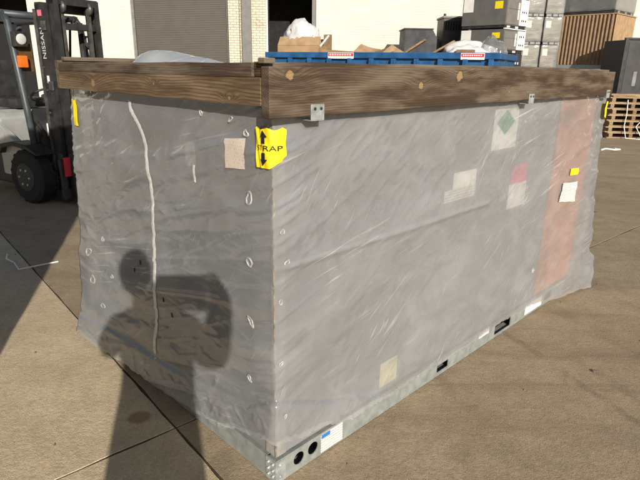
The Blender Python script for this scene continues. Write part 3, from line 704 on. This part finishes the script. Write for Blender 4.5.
for y in (-.12, -.06, .02): fp('hydraulic_hose', tube([(-.26, y, .5), (-.30, y+.02, 1.0), (-.26, y+.04, 1.6), (-.20, y+.05, 2.0), (-.10, y+.05, 2.08)], .014, 8), 'rubber', fk, True)
fp('hydraulic_hose', tube([(-.30, -.36, .62), (-.24, -.40, .82), (-.34, -.42, .95), (-.42, -.36, .86), (-.40, -.34, .66)], .02, 8), 'rubber', fk, True)
fp('valve_block', box(-.34, -.24, -.40, -.28, .62, .78, .012), 'rubber')
fp('guard_bar', tube([(-.60, -.46, 2.11), (-.60, .46, 2.11)], .04, 8), 'bluegrey', fk, True)
for k in range(7): fp('guard_bar', box(-.90-.14*k, -.86-.14*k, -.43, .43, 2.10, 2.13), 'bluegrey')
fp('lamp_bracket', box(-.50, -.465, -.44, -.27, 1.5, 1.80), 'brownplate')
def wheel(x, y, r, w):
    t = fp('wheel', tube([(x, y-w/2, r), (x, y-w/2+.03, r), (x, y+w/2-.03, r), (x, y+w/2, r)], [r-.04, r, r, r-.04], 36), 'rubber', fk, False)
    s_ = -1 if y < 0 else 1
    fp('rim', tube([(x, y+s_*(w/2-.01), r), (x, y+s_*(w/2+.006), r)], [r*.55, r*.52], 24), 'unit_black', t)
    for k in range(6): fp('wheel_nut', tube([(x+r*.3*math.cos(k*math.pi/3), y+s_*(w/2+.006), r+r*.3*math.sin(k*math.pi/3)), (x+r*.3*math.cos(k*math.pi/3), y+s_*(w/2+.02), r+r*.3*math.sin(k*math.pi/3))], .014, 6), 'galv2', t)
    for k in range(18):
        a = k*math.pi/9; b = box(x-.016, x+.016, y-w/2+.02, y+w/2-.02, r+r-.012, r+r+.004); bmesh.ops.rotate(b, cent=(x, y, r), matrix=Matrix.Rotation(a, 3, 'Y'), verts=b.verts); fp('tread', b, 'rubber', t)
for y in (-.50, .50): wheel(-.42, y, .315, .2); wheel(-1.62, y*.92, .24, .17)
# lettering up the side of the mast
me = text_mesh('NISSAN', .085); b2 = bmesh.new(); b2.from_mesh(me); bpy.data.meshes.remove(me)
for v in b2.verts: v.co = Vector((-.125-v.co.y, -.3425, 1.80+v.co.x*1.15))
fp('mast_lettering', b2, 'tape')
fp('mast_sticker', box(-.14, -.10, -.3425, -.341, 1.38, 1.46), 'whitelabel'); fp('mast_sticker', box(-.16, -.09, -.3425, -.341, 2.08, 2.14), 'pink')

# ================================================================== dumpster and its load
A0 = Vector((-1.30, 13.5, 0)); dv = Vector((4.75, -2.4, 0)); DL = dv.length; DR = math.atan2(dv.y, dv.x)
dp = thing('roll_off_dumpster', 'long blue steel roll-off dumpster heaped with cardboard and plastic', 'dumpster', A0, DR)
DW, DH = 2.2, 1.80
link('side_wall', box(0, DL, 0, .06, .15, DH), 'blue', dp); link('side_wall', box(0, DL, DW-.06, DW, .15, DH), 'blue', dp)
link('end_wall', box(0, .06, .061, DW-.061, .15, DH), 'blue', dp); link('end_wall', box(DL-.06, DL, .061, DW-.061, .15, DH), 'blue', dp)
link('floor_plate', box(.061, DL-.061, .061, DW-.061, .16, .24), 'blue', dp)
for (a, b_, c, d) in ((-.06, DL+.06, -.08, .07), (-.06, DL+.06, DW-.07, DW+.08)): link('rim', box(a, b_, c, d, DH+.001, DH+.125, .015), 'blue', dp)
for (a, b_) in ((-.06, .08), (DL-.08, DL+.06)): link('rim', box(a, b_, .075, DW-.075, DH+.002, DH+.12, .015), 'blue', dp)
for k in range(11):
    x = .12+k*(DL-.24)/10
    for (y0, y1) in ((-.10, -.001), (DW+.001, DW+.10)): link('rib', prism([(x-.05, DH-.002), (x+.05, DH-.002), (x+.05, .16), (x-.05, .16)], 1, y0, y1, .006) if False else box(x-.05, x+.05, y0, y1, .16, DH-.002, .008), 'blue', dp)
for x in (.5, DL-.5):
    for y in (.2, DW-.2): link('roller', tube([(x, y-.1, .10), (x, y+.1, .10)], .10, 16), 'black', dp)
link('skid', box(.1, DL-.1, .35, .45, .07, .155), 'black', dp); link('skid', box(.1, DL-.1, DW-.45, DW-.35, .07, .155), 'black', dp)
def warn(x0, x1, z0, z1):
    s_ = link('warning_sign', box(x0, x1, -.086, -.0815, z0, z1), 'whitelabel', dp)
    link('warning_stripe', box(x0+.01, x1-.01, -.0885, -.0865, z0+.05, z1-.012), 'red', s_)
    n = 9
    for k in range(n):
        a = x0+.04+(x1-x0-.08)*k/n; link('warning_mark', box(a, a+(x1-x0)/n*.55, -.0905, -.089, z0+.068, z1-.03), 'whitelabel', s_)
warn(1.62, 2.25, DH-.01, DH+.115); warn(DL-.72, DL-.25, DH-.01, DH+.115)
def dpt(x, y, z): return A0+Vector((x*math.cos(DR)-y*math.sin(DR), x*math.sin(DR)+y*math.cos(DR), z))
# mixed rubbish filling the box
NX, NY = 60, 26; xs = np.linspace(.07, DL-.07, NX); ys = np.linspace(.07, DW-.07, NY); X, Y = np.meshgrid(xs, ys, indexing='ij')
Z = 1.62+.30*np.abs(fbm(X*2.2, Y*2.2, 111, 4)-.5)+.12*fbm(X*6, Y*6, 115, 3)
i, j = np.meshgrid(np.arange(NX-1), np.arange(NY-1), indexing='ij'); F = np.stack([i*NY+j, (i+1)*NY+j, (i+1)*NY+j+1, i*NY+j+1], -1).reshape(-1, 4)
me = bpy.data.meshes.new('rubbish'); me.from_pydata(np.stack([X, Y, Z], -1).reshape(-1, 3).tolist(), [], F.tolist()); me.update()
rb = link('rubbish', me, 'card_dark'); rb.location = A0; rb.rotation_euler.z = DR; tag(rb, 'loose brown cardboard rubbish filling the blue dumpster', 'rubbish', None, 'stuff')
def crumple(name, loc, size, seed, mat, label, cat, flat=1.0, group=None):
    bm = bmesh.new(); bmesh.ops.create_icosphere(bm, subdivisions=4, radius=1)
    vs = list(bm.verts); q = np.array([v.co[:] for v in vs])
    nn = fbm(q[:, 0]*1.7+q[:, 2]*.8+seed, q[:, 1]*1.7+q[:, 2]+seed, seed, 3); n2 = fbm(q[:, 0]*4-q[:, 2]*2+seed, q[:, 1]*4+q[:, 2]*2, seed+7, 2)
    kk = .62+.55*nn+.22*(1-np.abs(2*n2-1))
    for v, k in zip(vs, kk):
        c = v.co.copy(); v.co = Vector((c.x*size[0]*k, c.y*size[1]*k, (c.z*k+.55)*size[2]))
        if v.co.z < 0: v.co.z *= .1
    o = link(name, bm, mat, None, True); o.location = loc; o.rotation_euler.z = seed*.7; tag(o, label, cat, group); return o
def carton(loc, dims, rz, label, mat='card', tilt=0.0, open_=False, lab=True):
    t = thing('cardboard_box', label, 'box', loc, rz)
    x, y, z = dims[0]/2, dims[1]/2, dims[2]; th = .012
    Rm = Matrix.Rotation(tilt, 3, 'Y')
    def p(name, b, m=mat):
        bmesh.ops.rotate(b, cent=(0, 0, 0), matrix=Rm, verts=b.verts); return link(name, b, m, t)
    p('side_panel', box(-x, x, -y, -y+th, 0, z)); p('side_panel', box(-x, x, y-th, y, 0, z)); p('end_panel', box(-x, -x+th, -y+th, y-th, 0, z)); p('end_panel', box(x-th, x, -y+th, y-th, 0, z)); p('bottom_panel', box(-x+th, x-th, -y+th, y-th, 0, th))
    if open_:
        for (sy, a) in ((-1, .9), (1, 2.4)):
            b = box(-x, x, 0, dims[1]*.42, -.004, .004); bmesh.ops.rotate(b, cent=(0, 0, 0), matrix=Matrix.Rotation(a if sy < 0 else -a+math.pi, 3, 'X'), verts=b.verts)
            bmesh.ops.translate(b, vec=(0, sy*y, z+.003), verts=b.verts); p('flap', b)
    else: p('top_flap', box(-x, x, -y, -.003, z+.001, z+.008)); p('top_flap', box(-x, x, .003, y, z+.001, z+.008))
    return t
carton(dpt(.62, .55, 1.60), (1.05, .6, .48), DR+.12, 'open brown cardboard box under the white bag at the dumpster end', open_=True)
crumple('trash_bag', dpt(.50, .75, 2.02), (.40, .36, .42), 5, 'bag', 'bulging white plastic bag on top of the cardboard box', 'bag')
for k, (x, rz, tl) in enumerate(((.78, .3, .5), (.95, .2, .75))):
    b = box(-.02, .02, -.015, .015, 0, .62, .002, None, Matrix.Rotation(tl, 3, 'Y'), (0, 0, 0)); o = link('foam_strip', b, 'white'); o.location = dpt(x, .45, 1.92 if k == 0 else 1.85); o.rotation_euler.z = DR
    tag(o, ('white foam strip leaning steeply beside the white bag', 'white foam strip leaning low beside the white bag')[k], 'foam strip')
o = link('wood_post', box(-.09, .09, -.05, .05, 0, .75, .004), 'card_dark'); o.location = dpt(1.12, .9, 1.60); o.rotation_euler.z = DR; tag(o, 'short brown wooden post standing in the dumpster before the doorway', 'post')
carton(dpt(1.75, .5, 1.60), (.95, .55, .36), DR-.1, 'closed brown cardboard box in the dumpster beside the wooden post', tilt=.06)
def sheet(loc, dims, rot, label, mat='card'):
    b = box(-dims[0]/2, dims[0]/2, -dims[1]/2, dims[1]/2, -.006, .006); bmesh.ops.subdivide_edges(b, edges=[e for e in b.edges], cuts=4, use_grid_fill=True)
    for v in b.verts: v.co.z += .05*math.sin(v.co.x*4+dims[0]*9)+.03*math.sin(v.co.y*6)
    o = link('cardboard_sheet', b, mat); o.location = loc; o.rotation_euler = rot; return tag(o, label, 'cardboard')
sheet(dpt(2.3, .5, 1.98), (.5, .5, 0), (.35, .2, DR), 'bent cardboard sheet beside the closed box in the dumpster')
sheet(dpt(2.75, .5, 1.95), (.35, .4, 0), (.2, -.5, DR+.4), 'small upturned cardboard flap near the middle of the dumpster', 'card_dark')
sheet(dpt(2.98, .4, 1.93), (.4, .35, 0), (.5, .3, DR-.4), 'crooked cardboard piece beside the upturned flap in the dumpster')
for k, (x, a, n) in enumerate(((3.35, -.55, .75), (4.0, -.50, .7))):
    b = box(-n/2, n/2, -.05, .05, -.02, .02, .003, None, Matrix.Rotation(a, 3, 'Y'), (0, 0, 0)); o = link('plank', b, 'plank'); o.location = dpt(x, .5, 2.0); o.rotation_euler.z = DR
    tag(o, ('pale pine plank tilting up from the dumpster beside the crooked cardboard', 'pale pine plank tilting up from the dumpster beside the white film heap')[k], 'plank')
crumple('plastic_heap', dpt(4.62, .6, 1.72), (.55, .36, .27), 9, 'bag', 'large heap of crumpled white plastic film at the dumpster end', 'plastic film')
crumple('plastic_heap', dpt(5.05, .8, 1.72), (.28, .3, .32), 13, 'film_far', 'small heap of clear plastic film at the dumpster end', 'plastic film')
o = carton(dpt(4.62, .28, 1.78), (.34, .3, .2), DR, 'small dark cardboard box poking through the white plastic heap', 'card_dark')

# ================================================================== solid block in the outline of the dark slanted shape before the wall
hp = thing('slanted_block', 'dark grey hopper with one sloping side in front of cream wall', 'block', (0, 18.4, 0))
link('block_body', prism([(2.62, .45), (2.62, 2.80), (3.52, 2.80), (3.98, 2.05), (3.98, 1.3), (3.4, .45)], 1, 0, 1.2, .01), 'block', hp)
link('block_base', box(2.7, 3.6, .1, 1.1, .12, .449), 'black', hp); link('block_foot', box(2.6, 3.7, .2, .4, 0, .12), 'black', hp); link('block_foot', box(2.6, 3.7, .8, 1.0, 0, .12), 'black', hp)
link('block_rim', box(2.59, 3.54, -.03, 1.23, 2.802, 2.84), 'block', hp)

# ================================================================== stacked units
def stack_unit(loc, label, group, h=.64, dark=False, bright=True):
    t = thing('packaged_unit', label, 'air conditioner', loc, YAW, group)
    a, c = 1.28, 1.38; body = 'unit_dark'
    link('base_rail', box(.02, a-.02, .02, c-.02, 0, .07), 'black', t)
    cabm = link('cabinet', box(0, a, 0, c, .07, h, .01), 'unit_black' if dark else body, t)
    link('front_panel', box(.03, a*.62, -.012, -.001, .10, h-.05, .003), 'unit_black' if dark else 'unit_mid', t)
    link('panel_seam', box(.03, a*.62, -.016, -.0125, h*.62, h*.64), 'unit_dark', t)
    if not dark:
        link('foam_cover', box(a*.63, a, -.03, -.001, .09, h-.02, .006), 'white', t)
        for x in (a*.72, a*.80, a*.9):
            for z in (.22, .45): link('foam_hole', box(x-.03, x+.03, -.0335, -.0305, z-.025, z+.025), 'dark', t)
        link('foam_edge', box(-.01, a, -.03, .03, h+.001, h+.03, .006), 'white', t)
        link('unit_label', box(a*.52, a*.58, -.016, -.0125, h*.3, h*.85), 'whitelabel', t)
    else:
        for x in (.9, 1.05):
            for z in (.25, .4): link('vent_hole', box(x-.03, x+.03, -.005, -.001, z-.03, z+.03), 'whitelabel', t)
    link('paper_sheet', box(-.004, -.001, c-.35, c-.03, h*.55, h*1.0-.01), 'whitelabel', t)
    link('yellow_sticker', box(-.004, -.001, .12, .36, h*.62, h*.86), 'yellow', t)
    for x in (.25, .75): link('rail_slot', box(x-.09, x+.09, .0185, .0195, .01, .06), 'whitelabel', t)
    return t
P0 = Vector((5.05, 16.0, 0)); zz = 0.0
A_labels = [None, None, 'dark packaged unit lowest in sight beneath the two grey units with yellow stickers', 'grey packaged unit with yellow sticker between the dark unit and the topmost', 'topmost grey packaged unit with yellow sticker and white foam end']
z_levels = [0, .70, 1.40, 2.08, 2.74]; hs = [.67, .67, .645, .62, .80]
for k in range(5):
    lab = A_labels[k] or ('dark packaged unit at the very foot of the yellow stickered stack', 'dark packaged unit second from the ground in the yellow stickered stack')[k]
    stack_unit(P0+Vector((0, 0, z_levels[k])), lab, 'units stacked behind the dumpster', hs[k], k < 3)
# tall louvred cabinet
lv = thing('louvred_cabinet', 'tall black louvred cabinet between the hopper and the stacked grey units', 'cabinet', (3.80, 18.2, 0))
link('cabinet_body', box(0, .82, 0, 1.0, .1, 3.14, .01), 'unit_black', lv); link('cabinet_foot', box(.04, .78, .05, .95, 0, .1), 'black', lv); link('cabinet_top', box(-.03, .85, -.03, 1.03, 3.141, 3.20, .01), 'unit_mid', lv)
for k in range(9): link('louvre', box(.06+k*.082, .10+k*.082, -.02, -.001, 2.78, 3.05), 'dark', lv)
link('lifting_eye', tube([(.03, .05, 3.2), (.03, .05, 3.27)], .04, 10), 'black', lv)
# two columns of film-wrapped light grey units
def wrapped(loc, dims, label, group, mat='unit_light', rz=0):
    t = thing('wrapped_unit', label, 'wrapped unit', loc, rz, group); a, c, h = dims
    link('pallet_rail', box(.03, a-.03, .03, c-.03, 0, .075), 'black', t)
    for x in (a*.2, a*.55, a*.85): link('rail_block', box(x-.07, x+.07, .01, .0295, .006, .07), 'unit_light', t)
    link('cabinet', box(.01, a-.01, .01, c-.01, .076, h-.02, .015), mat, t)
    bm = bmesh.new(); n = 16
    b = box(0, a, 0, c, .09, h-.005, .02); bmesh.ops.subdivide_edges(b, edges=b.edges[:], cuts=7, use_grid_fill=True)
    sd_ = random.randrange(200)
    vs = list(b.verts); q = np.array([v.co[:] for v in vs])
    wx = (.5-fbm(q[:, 2]*5+sd_, q[:, 1]*5, 201, 3))*.03; wy = (.5-fbm(q[:, 0]*5+sd_, q[:, 2]*6, 203, 3))*.03
    for v, a1, a2 in zip(vs, wx, wy): v.co.x += a1; v.co.y += a2
    link('film', b, 'film_far', t, True)
    link('paper_sheet', box(a*.1, a*.38, .002, .005, h*.6, h*.85), 'whitelabel', t)
    return t
names_h = ['foot', 'second level', 'third level', 'fourth level', 'top']
for (x, who) in ((6.0, 'column beside the stickered stack'), (6.58, 'column beside the cardboard crate')):
    for k in range(5): wrapped(Vector((x, 17.15, k*.785)), (.55, .9, .785), 'pale film wrapped unit, %s of the %s' % (names_h[k], who), 'pale wrapped units in columns')
# cardboard crate on a supporting unit, another wrapped unit on top
CB = Vector((8.25, 16.3, 0)); CY = .76
wrapped(CB+Vector((0, 0, 0)), (1.6, 1.5, 1.68), 'grey film wrapped unit carrying the corrugated cardboard crate', None, 'unit_mid', CY)
cr = thing('cardboard_crate', 'tall brown corrugated cardboard crate on pale base, strapped in film', 'crate', CB+Vector((0, 0, 1.685)), CY)
link('crate_base', box(-.02, 1.62, -.02, 1.52, 0, .11, .01), 'galv', cr)
def corr(along, n, mat):
    bm = bmesh.new(); prev = None; ln = 1.5 if along == 1 else 1.6
    for k in range(n*6+1):
        t = ln*k/(n*6); w = .022*math.sin(2*math.pi*k/6)
        P = [(w-.02, t) if along == 1 else (t, w*.25-.006)][0]
        vs = [bm.verts.new((P[0], P[1], z)) for z in (.112, 1.48)]
        if prev: bm.faces.new((prev[0], vs[0], vs[1], prev[1]))
        prev = vs
    return link('corrugated_side', bm, mat, cr, True)
link('crate_core', box(.01, 1.58, .01, 1.49, .111, 1.475), 'card_dark', cr); corr(1, 14, 'card_dark'); corr(0, 10, 'card')
link('crate_lid', box(-.03, 1.62, -.03, 1.52, 1.481, 1.51), 'card', cr)
tw = wrapped(CB+Vector((-.05, 0, 3.20)), (1.6, 1.55, .9), 'silver film wrapped unit on top of the corrugated cardboard crate', None, 'unit_light', CY)
cc = thing('cardboard_carton', 'brown carton resting on the pale wrapped column beside the crate', 'carton', (6.60, 17.15, 3.93)); link('carton_body', box(0, .52, 0, .8, 0, .6, .01), 'card_dark', cc); link('carton_tape', box(.22, .30, -.004, -.001, .02, .58), 'card', cc)
# dark cabinet by the pallets
dc = thing('dark_cabinet', 'dark grey steel cabinet in black frame behind the stacked pallets', 'cabinet', (8.0, 15.05, 0), R(6))
link('cabinet_body', box(0, 1.7, 0, .95, .08, 2.42, .01), 'unit_black', dc); link('cabinet_frame', box(-.03, .06, -.03, .05, 0, 2.47, .008), 'black', dc); link('cabinet_frame', box(.061, 1.75, -.03, .05, 2.42, 2.475, .008), 'black', dc)
link('cabinet_frame', box(.061, 1.75, -.03, .05, 0, .09, .008), 'black', dc); link('cabinet_panel', box(.10, .62, -.012, -.001, .15, 2.36, .004), 'unit_black', dc); link('cabinet_panel', box(.68, 1.65, -.012, -.001, .15, 2.36, .004), 'block', dc)
link('cabinet_label', box(.36, .46, -.016, -.0125, 1.25, 1.62), 'unit_light', dc)
# pallets
def pallet(z, k, dx):
    t = thing('wood_pallet', 'rough pale wooden pallet, %s in the pile strapped with white bands' % ['lowest', 'second from the ground', 'third from the ground', 'fourth from the ground', 'fifth from the ground', 'sixth from the ground', 'topmost'][k], 'pallet', (7.20+dx, 13.75, z), R(-3+dx*20), 'pallets in the pile')
    for x in (.05, .55, 1.05, 1.6, 2.1): link('stringer', box(x, x+.09, .01, 1.03, .026, .118, .003), 'pallet2', t)
    for i in range(5): link('deck_board', box(-.02+random.uniform(-.05, .05), 2.3, i*.225, i*.225+.13, .119, .143, .003), 'pallet', t)
    for i in range(3): link('bottom_board', box(-.02+random.uniform(-.05, .05), 2.3, i*.45, i*.45+.13, 0, .025, .003), 'pallet', t)
    return t
for k in range(7): pallet(k*.1445, k, random.uniform(-.06, .06))
for k, (x, lab) in enumerate(((7.60, 'white strap drooping down the pallet pile beside its free corner'), (8.0, 'white strap slanting down the pallet pile'), (8.3, 'white strap crossing the pallet pile beside the slanting strap'))):
    pts = [(x+.25*(k == 1)-.2*(k == 2), 13.72, .95), (x+.1*(k == 1), 13.66, .6), (x-.1*(k == 1)+.15*(k == 2), 13.68, .3), (x+.05, 13.60, .02), (x+.35, 13.45, .014)]
    o = link('loose_strap', tube(pts, .012, 6), 'white'); tag(o, lab, 'strap')
for k in range(5):
    o = link('timber', box(7.22+.05*k, 9.4, 13.72+k*.2, 13.86+k*.2, 1.013+.0005*k, 1.05+.02*(k % 2), .004), 'pallet'); tag(o, 'rough timber board, %s on top of the pallet pile' % ['foremost', 'second', 'middle', 'fourth', 'rearmost'][k], 'timber', 'boards on the pallet pile')

# ================================================================== unseen stack added beside the photographer to cast the long shade by the forklift
for k in range(2):
    wrapped(Vector((-1.15-1.5*.962, .30-1.5*.272, k*1.46)), (1.5, 1.35, 1.45), ('lower', 'upper')[k]+' of two unseen grey wrapped units added to shade the ground by the forklift', None, 'unit_mid', R(15.8))

# ================================================================== photographer
def lat(la, a, z): return Vector((la*.962-a*.272, la*.272+a*.962, z))
pb = bpy.data.objects.new('person', None)
V = []; E = []; RD = []
def pv(p, r, par=None):
    V.append(Vector(p)); RD.append(r if isinstance(r, tuple) else (r, r)); 
    if par is not None: E.append((par, len(V)-1))
    return len(V)-1
C0 = -.15
pel = pv(lat(C0, -.34, .98), (.205, .14)); wa = pv(lat(C0, -.34, 1.16), (.20, .135), pel); ch = pv(lat(C0, -.34, 1.38), (.215, .14), wa); up_ = pv(lat(C0-.01, -.33, 1.55), (.15, .105), ch)
nk = pv(lat(C0-.03, -.29, 1.63), .058, up_); hd_ = pv(lat(C0-.05, -.25, 1.69), .062, nk)
hands = []
for sg in (-1, 1):
    hip = pv(lat(C0+sg*.10, -.34, .90), .125, pel); kn = pv(lat(C0+sg*.11, -.31, .52), .092, hip); an = pv(lat(C0+sg*.12, -.34, .11), .065, kn); ft = pv(lat(C0+sg*.13, -.30, .05), .048, an); pv(lat(C0+sg*.14, -.16, .04), .040, ft)
    sh = pv(lat(C0+sg*(.17 if sg > 0 else .20), -.33, 1.52), .078, up_); el = pv(lat(C0+sg*(.26 if sg > 0 else .295), -.20, 1.31), .072, sh)
    wx = .12 if sg > 0 else -.11
    wr_ = pv(lat(wx*1.0+sg*.035, -.06, 1.545), .042, el); pm = pv(lat(wx*.95+sg*.02, -.030, 1.60), (.038, .020), wr_)
    hands.append((sg, pm, wr_))
for sg, pm, wr_ in hands:
    b0 = V[pm]
    for k in range(4):
        a = pv(b0+Vector((-sg*(.0+.006*k), .022-.004*k, .030-.020*k)), .0085, pm); c = pv(b0+Vector((-sg*(.022+.002*k), .030-.004*k, .034-.020*k)), .0078, a); pv(b0+Vector((-sg*(.040-.003*abs(k-1)), .026-.003*k, .030-.019*k)), .0068, c)
    a = pv(b0+Vector((-sg*.012, -.018, .018)), .0098, pm); c = pv(b0+Vector((-sg*.032, -.020, .028)), .0088, a); pv(b0+Vector((-sg*.052, -.018, .030)), .0075, c)
me = bpy.data.meshes.new('body'); me.from_pydata([tuple(v) for v in V], E, []); me.update()
ob = bpy.data.objects.new('tmpbody', me); COL.objects.link(ob)
md = ob.modifiers.new('skin', 'SKIN'); md.use_smooth_shade = True
for i, sv in enumerate(me.skin_vertices[0].data): sv.radius = RD[i]; sv.use_root = (i == 0)
ss = ob.modifiers.new('sub', 'SUBSURF'); ss.levels = 2; ss.render_levels = 2
dg = bpy.context.evaluated_depsgraph_get(); bme = bpy.data.meshes.new_from_object(ob.evaluated_get(dg)); bpy.data.objects.remove(ob)
hb_ = bmesh.new(); hb_.from_mesh(bme)
# head with face, in the same mesh
HC = lat(C0-.06, -.225, 1.765)
hm = bmesh.new(); bmesh.ops.create_uvsphere(hm, u_segments=32, v_segments=24, radius=1)
for v in hm.verts:
    c = v.co.copy(); x, y, z = c.x*.078, c.y*.10, c.z*.125
    if z < -.03: x *= 1-.25*min(1, (-z-.03)/.09); y = y*(1-.15*min(1, (-z-.03)/.09))+.008
    if c.y > .4:
        y += .026*math.exp(-((x/.011)**2+((z+.018)/.022)**2)); y -= .010*(math.exp(-(((abs(x)-.031)/.015)**2+((z-.008)/.012)**2))); y += .006*math.exp(-((x/.024)**2+((z+.062)/.010)**2)); y += .006*math.exp(-((x/.02)**2+((z+.10)/.018)**2))
    v.co = HC+Vector((x, y, z))
for sg in (-1, 1):
    em = bmesh.new(); bmesh.ops.create_uvsphere(em, u_segments=12, v_segments=10, radius=1)
    for v in em.verts: v.co = HC+Vector((sg*.079+v.co.x*.010, -.005+v.co.y*.018, -.008+v.co.z*.032))
    t_ = bpy.data.meshes.new('t'); em.to_mesh(t_); em.free(); hm.from_mesh(t_)
t_ = bpy.data.meshes.new('t'); hm.to_mesh(t_); hm.free(); hb_.from_mesh(t_)
bme2 = bpy.data.meshes.new('person'); hb_.to_mesh(bme2); hb_.free()
for k in ('skin', 'navy', 'denim', 'black'): bme2.materials.append(M[k])
for p in bme2.polygons:
    c = p.center; p.use_smooth = True
    wrist = c.y > -.085 and c.z > 1.45
    p.material_index = 3 if c.z < .10 else 2 if c.z < .95 else 0 if (c.z > 1.625 or wrist) else 1
per = link('person', bme2, None); tag(per, 'person holding up a tablet, whose shadow falls across the wrapped unit', 'person')
hm = bmesh.new(); bmesh.ops.create_uvsphere(hm, u_segments=28, v_segments=18, radius=1)
for v in hm.verts:
    c = v.co.copy(); k = 1.0+.05*math.sin(c.x*23)*math.sin(c.y*19+c.z*7)
    v.co = HC+Vector((c.x*.087*k, -.014+c.y*.102*k, .026+max(c.z, -.75)*.112*k))
bmesh.ops.delete(hm, geom=[v for v in hm.verts if v.co.y > HC.y+.05 and v.co.z < HC.z+.075], context='VERTS')
link('hair', hm, 'hair', per, True)
for sg in (-1, 1):
    em = bmesh.new(); bmesh.ops.create_uvsphere(em, u_segments=12, v_segments=8, radius=.011)
    for v in em.verts: v.co += HC+Vector((sg*.031, .082, .008))
    link('eye', em, 'whitelabel', per, True)
ph = thing('tablet', 'slim black tablet held up in landscape by the person', 'tablet', (0, 0, 0))
link('tablet_body', box(-.105, .115, -.020, -.012, 1.49, 1.655, .003), 'black', ph); link('tablet_screen', box(-.099, .109, -.0213, -.0203, 1.497, 1.648), 'dark', ph); link('tablet_lens', tube([(0, -.012, 1.6), (0, -.009, 1.6)], .007, 16), 'dark', ph)

# ================================================================== litter on the slabs
def pebbles():
    bm = bmesh.new(); rs = random.Random(3)
    for k in range(420):
        x, y = rs.uniform(-3.5, 6), rs.uniform(1.0, 9); q = Vector((x, y, 0))-O
        lx = q.x*math.cos(YAW)+q.y*math.sin(YAW); ly = -q.x*math.sin(YAW)+q.y*math.cos(YAW)
        if -.03 < lx < L+.3 and -.03 < ly < W+.3: continue
        r = rs.choice((.003, .004, .005, .008)); vs = []
        for i in range(5): a = i*1.256+rs.random()*.5; vs.append(bm.verts.new((x+r*math.cos(a)*rs.uniform(.7, 1.3), y+r*math.sin(a), .0)))
        tp = bm.verts.new((x, y, r*.9))
        for i in range(5): bm.faces.new((vs[i], vs[(i+1) % 5], tp))
    return bm
o = link('pebbles', pebbles(), 'pebble'); tag(o, 'tiny dark pebbles and grit scattered over the concrete', 'grit', None, 'stuff')
o = link('bent_wire', tube([(-2.72, 4.36, .006), (-2.66, 4.24, .012), (-2.55, 4.16, .008), (-2.43, 4.01, .006), (-2.36, 4.05, .012), (-2.2, 4.2, .008)], .006, 6), 'white'); tag(o, 'thin white bent wire lying on the shaded concrete by the forklift', 'wire')
o = link('plastic_scrap', tube([(6.0, 11.5, .012), (6.15, 11.62, .02), (6.3, 11.55, .012), (6.45, 11.6, .012), (6.4, 11.7, .015)], .018, 6), 'white'); tag(o, 'scrap of white plastic strapping on the concrete before the pallets', 'scrap')
for (x, y, lab) in ((1.55, 2.62, 'tiny dark lump of dirt on the brown concrete beside the tyre streak'), (3.3, 6.2, 'dark chip lying on the concrete beyond the wrapped unit')):
    b = bmesh.new(); bmesh.ops.create_icosphere(b, subdivisions=1, radius=.012); o = link('dirt_lump', b, 'pebble'); o.location = (x, y, .006); o.scale = (1.4, 1, .7); tag(o, lab, 'dirt')
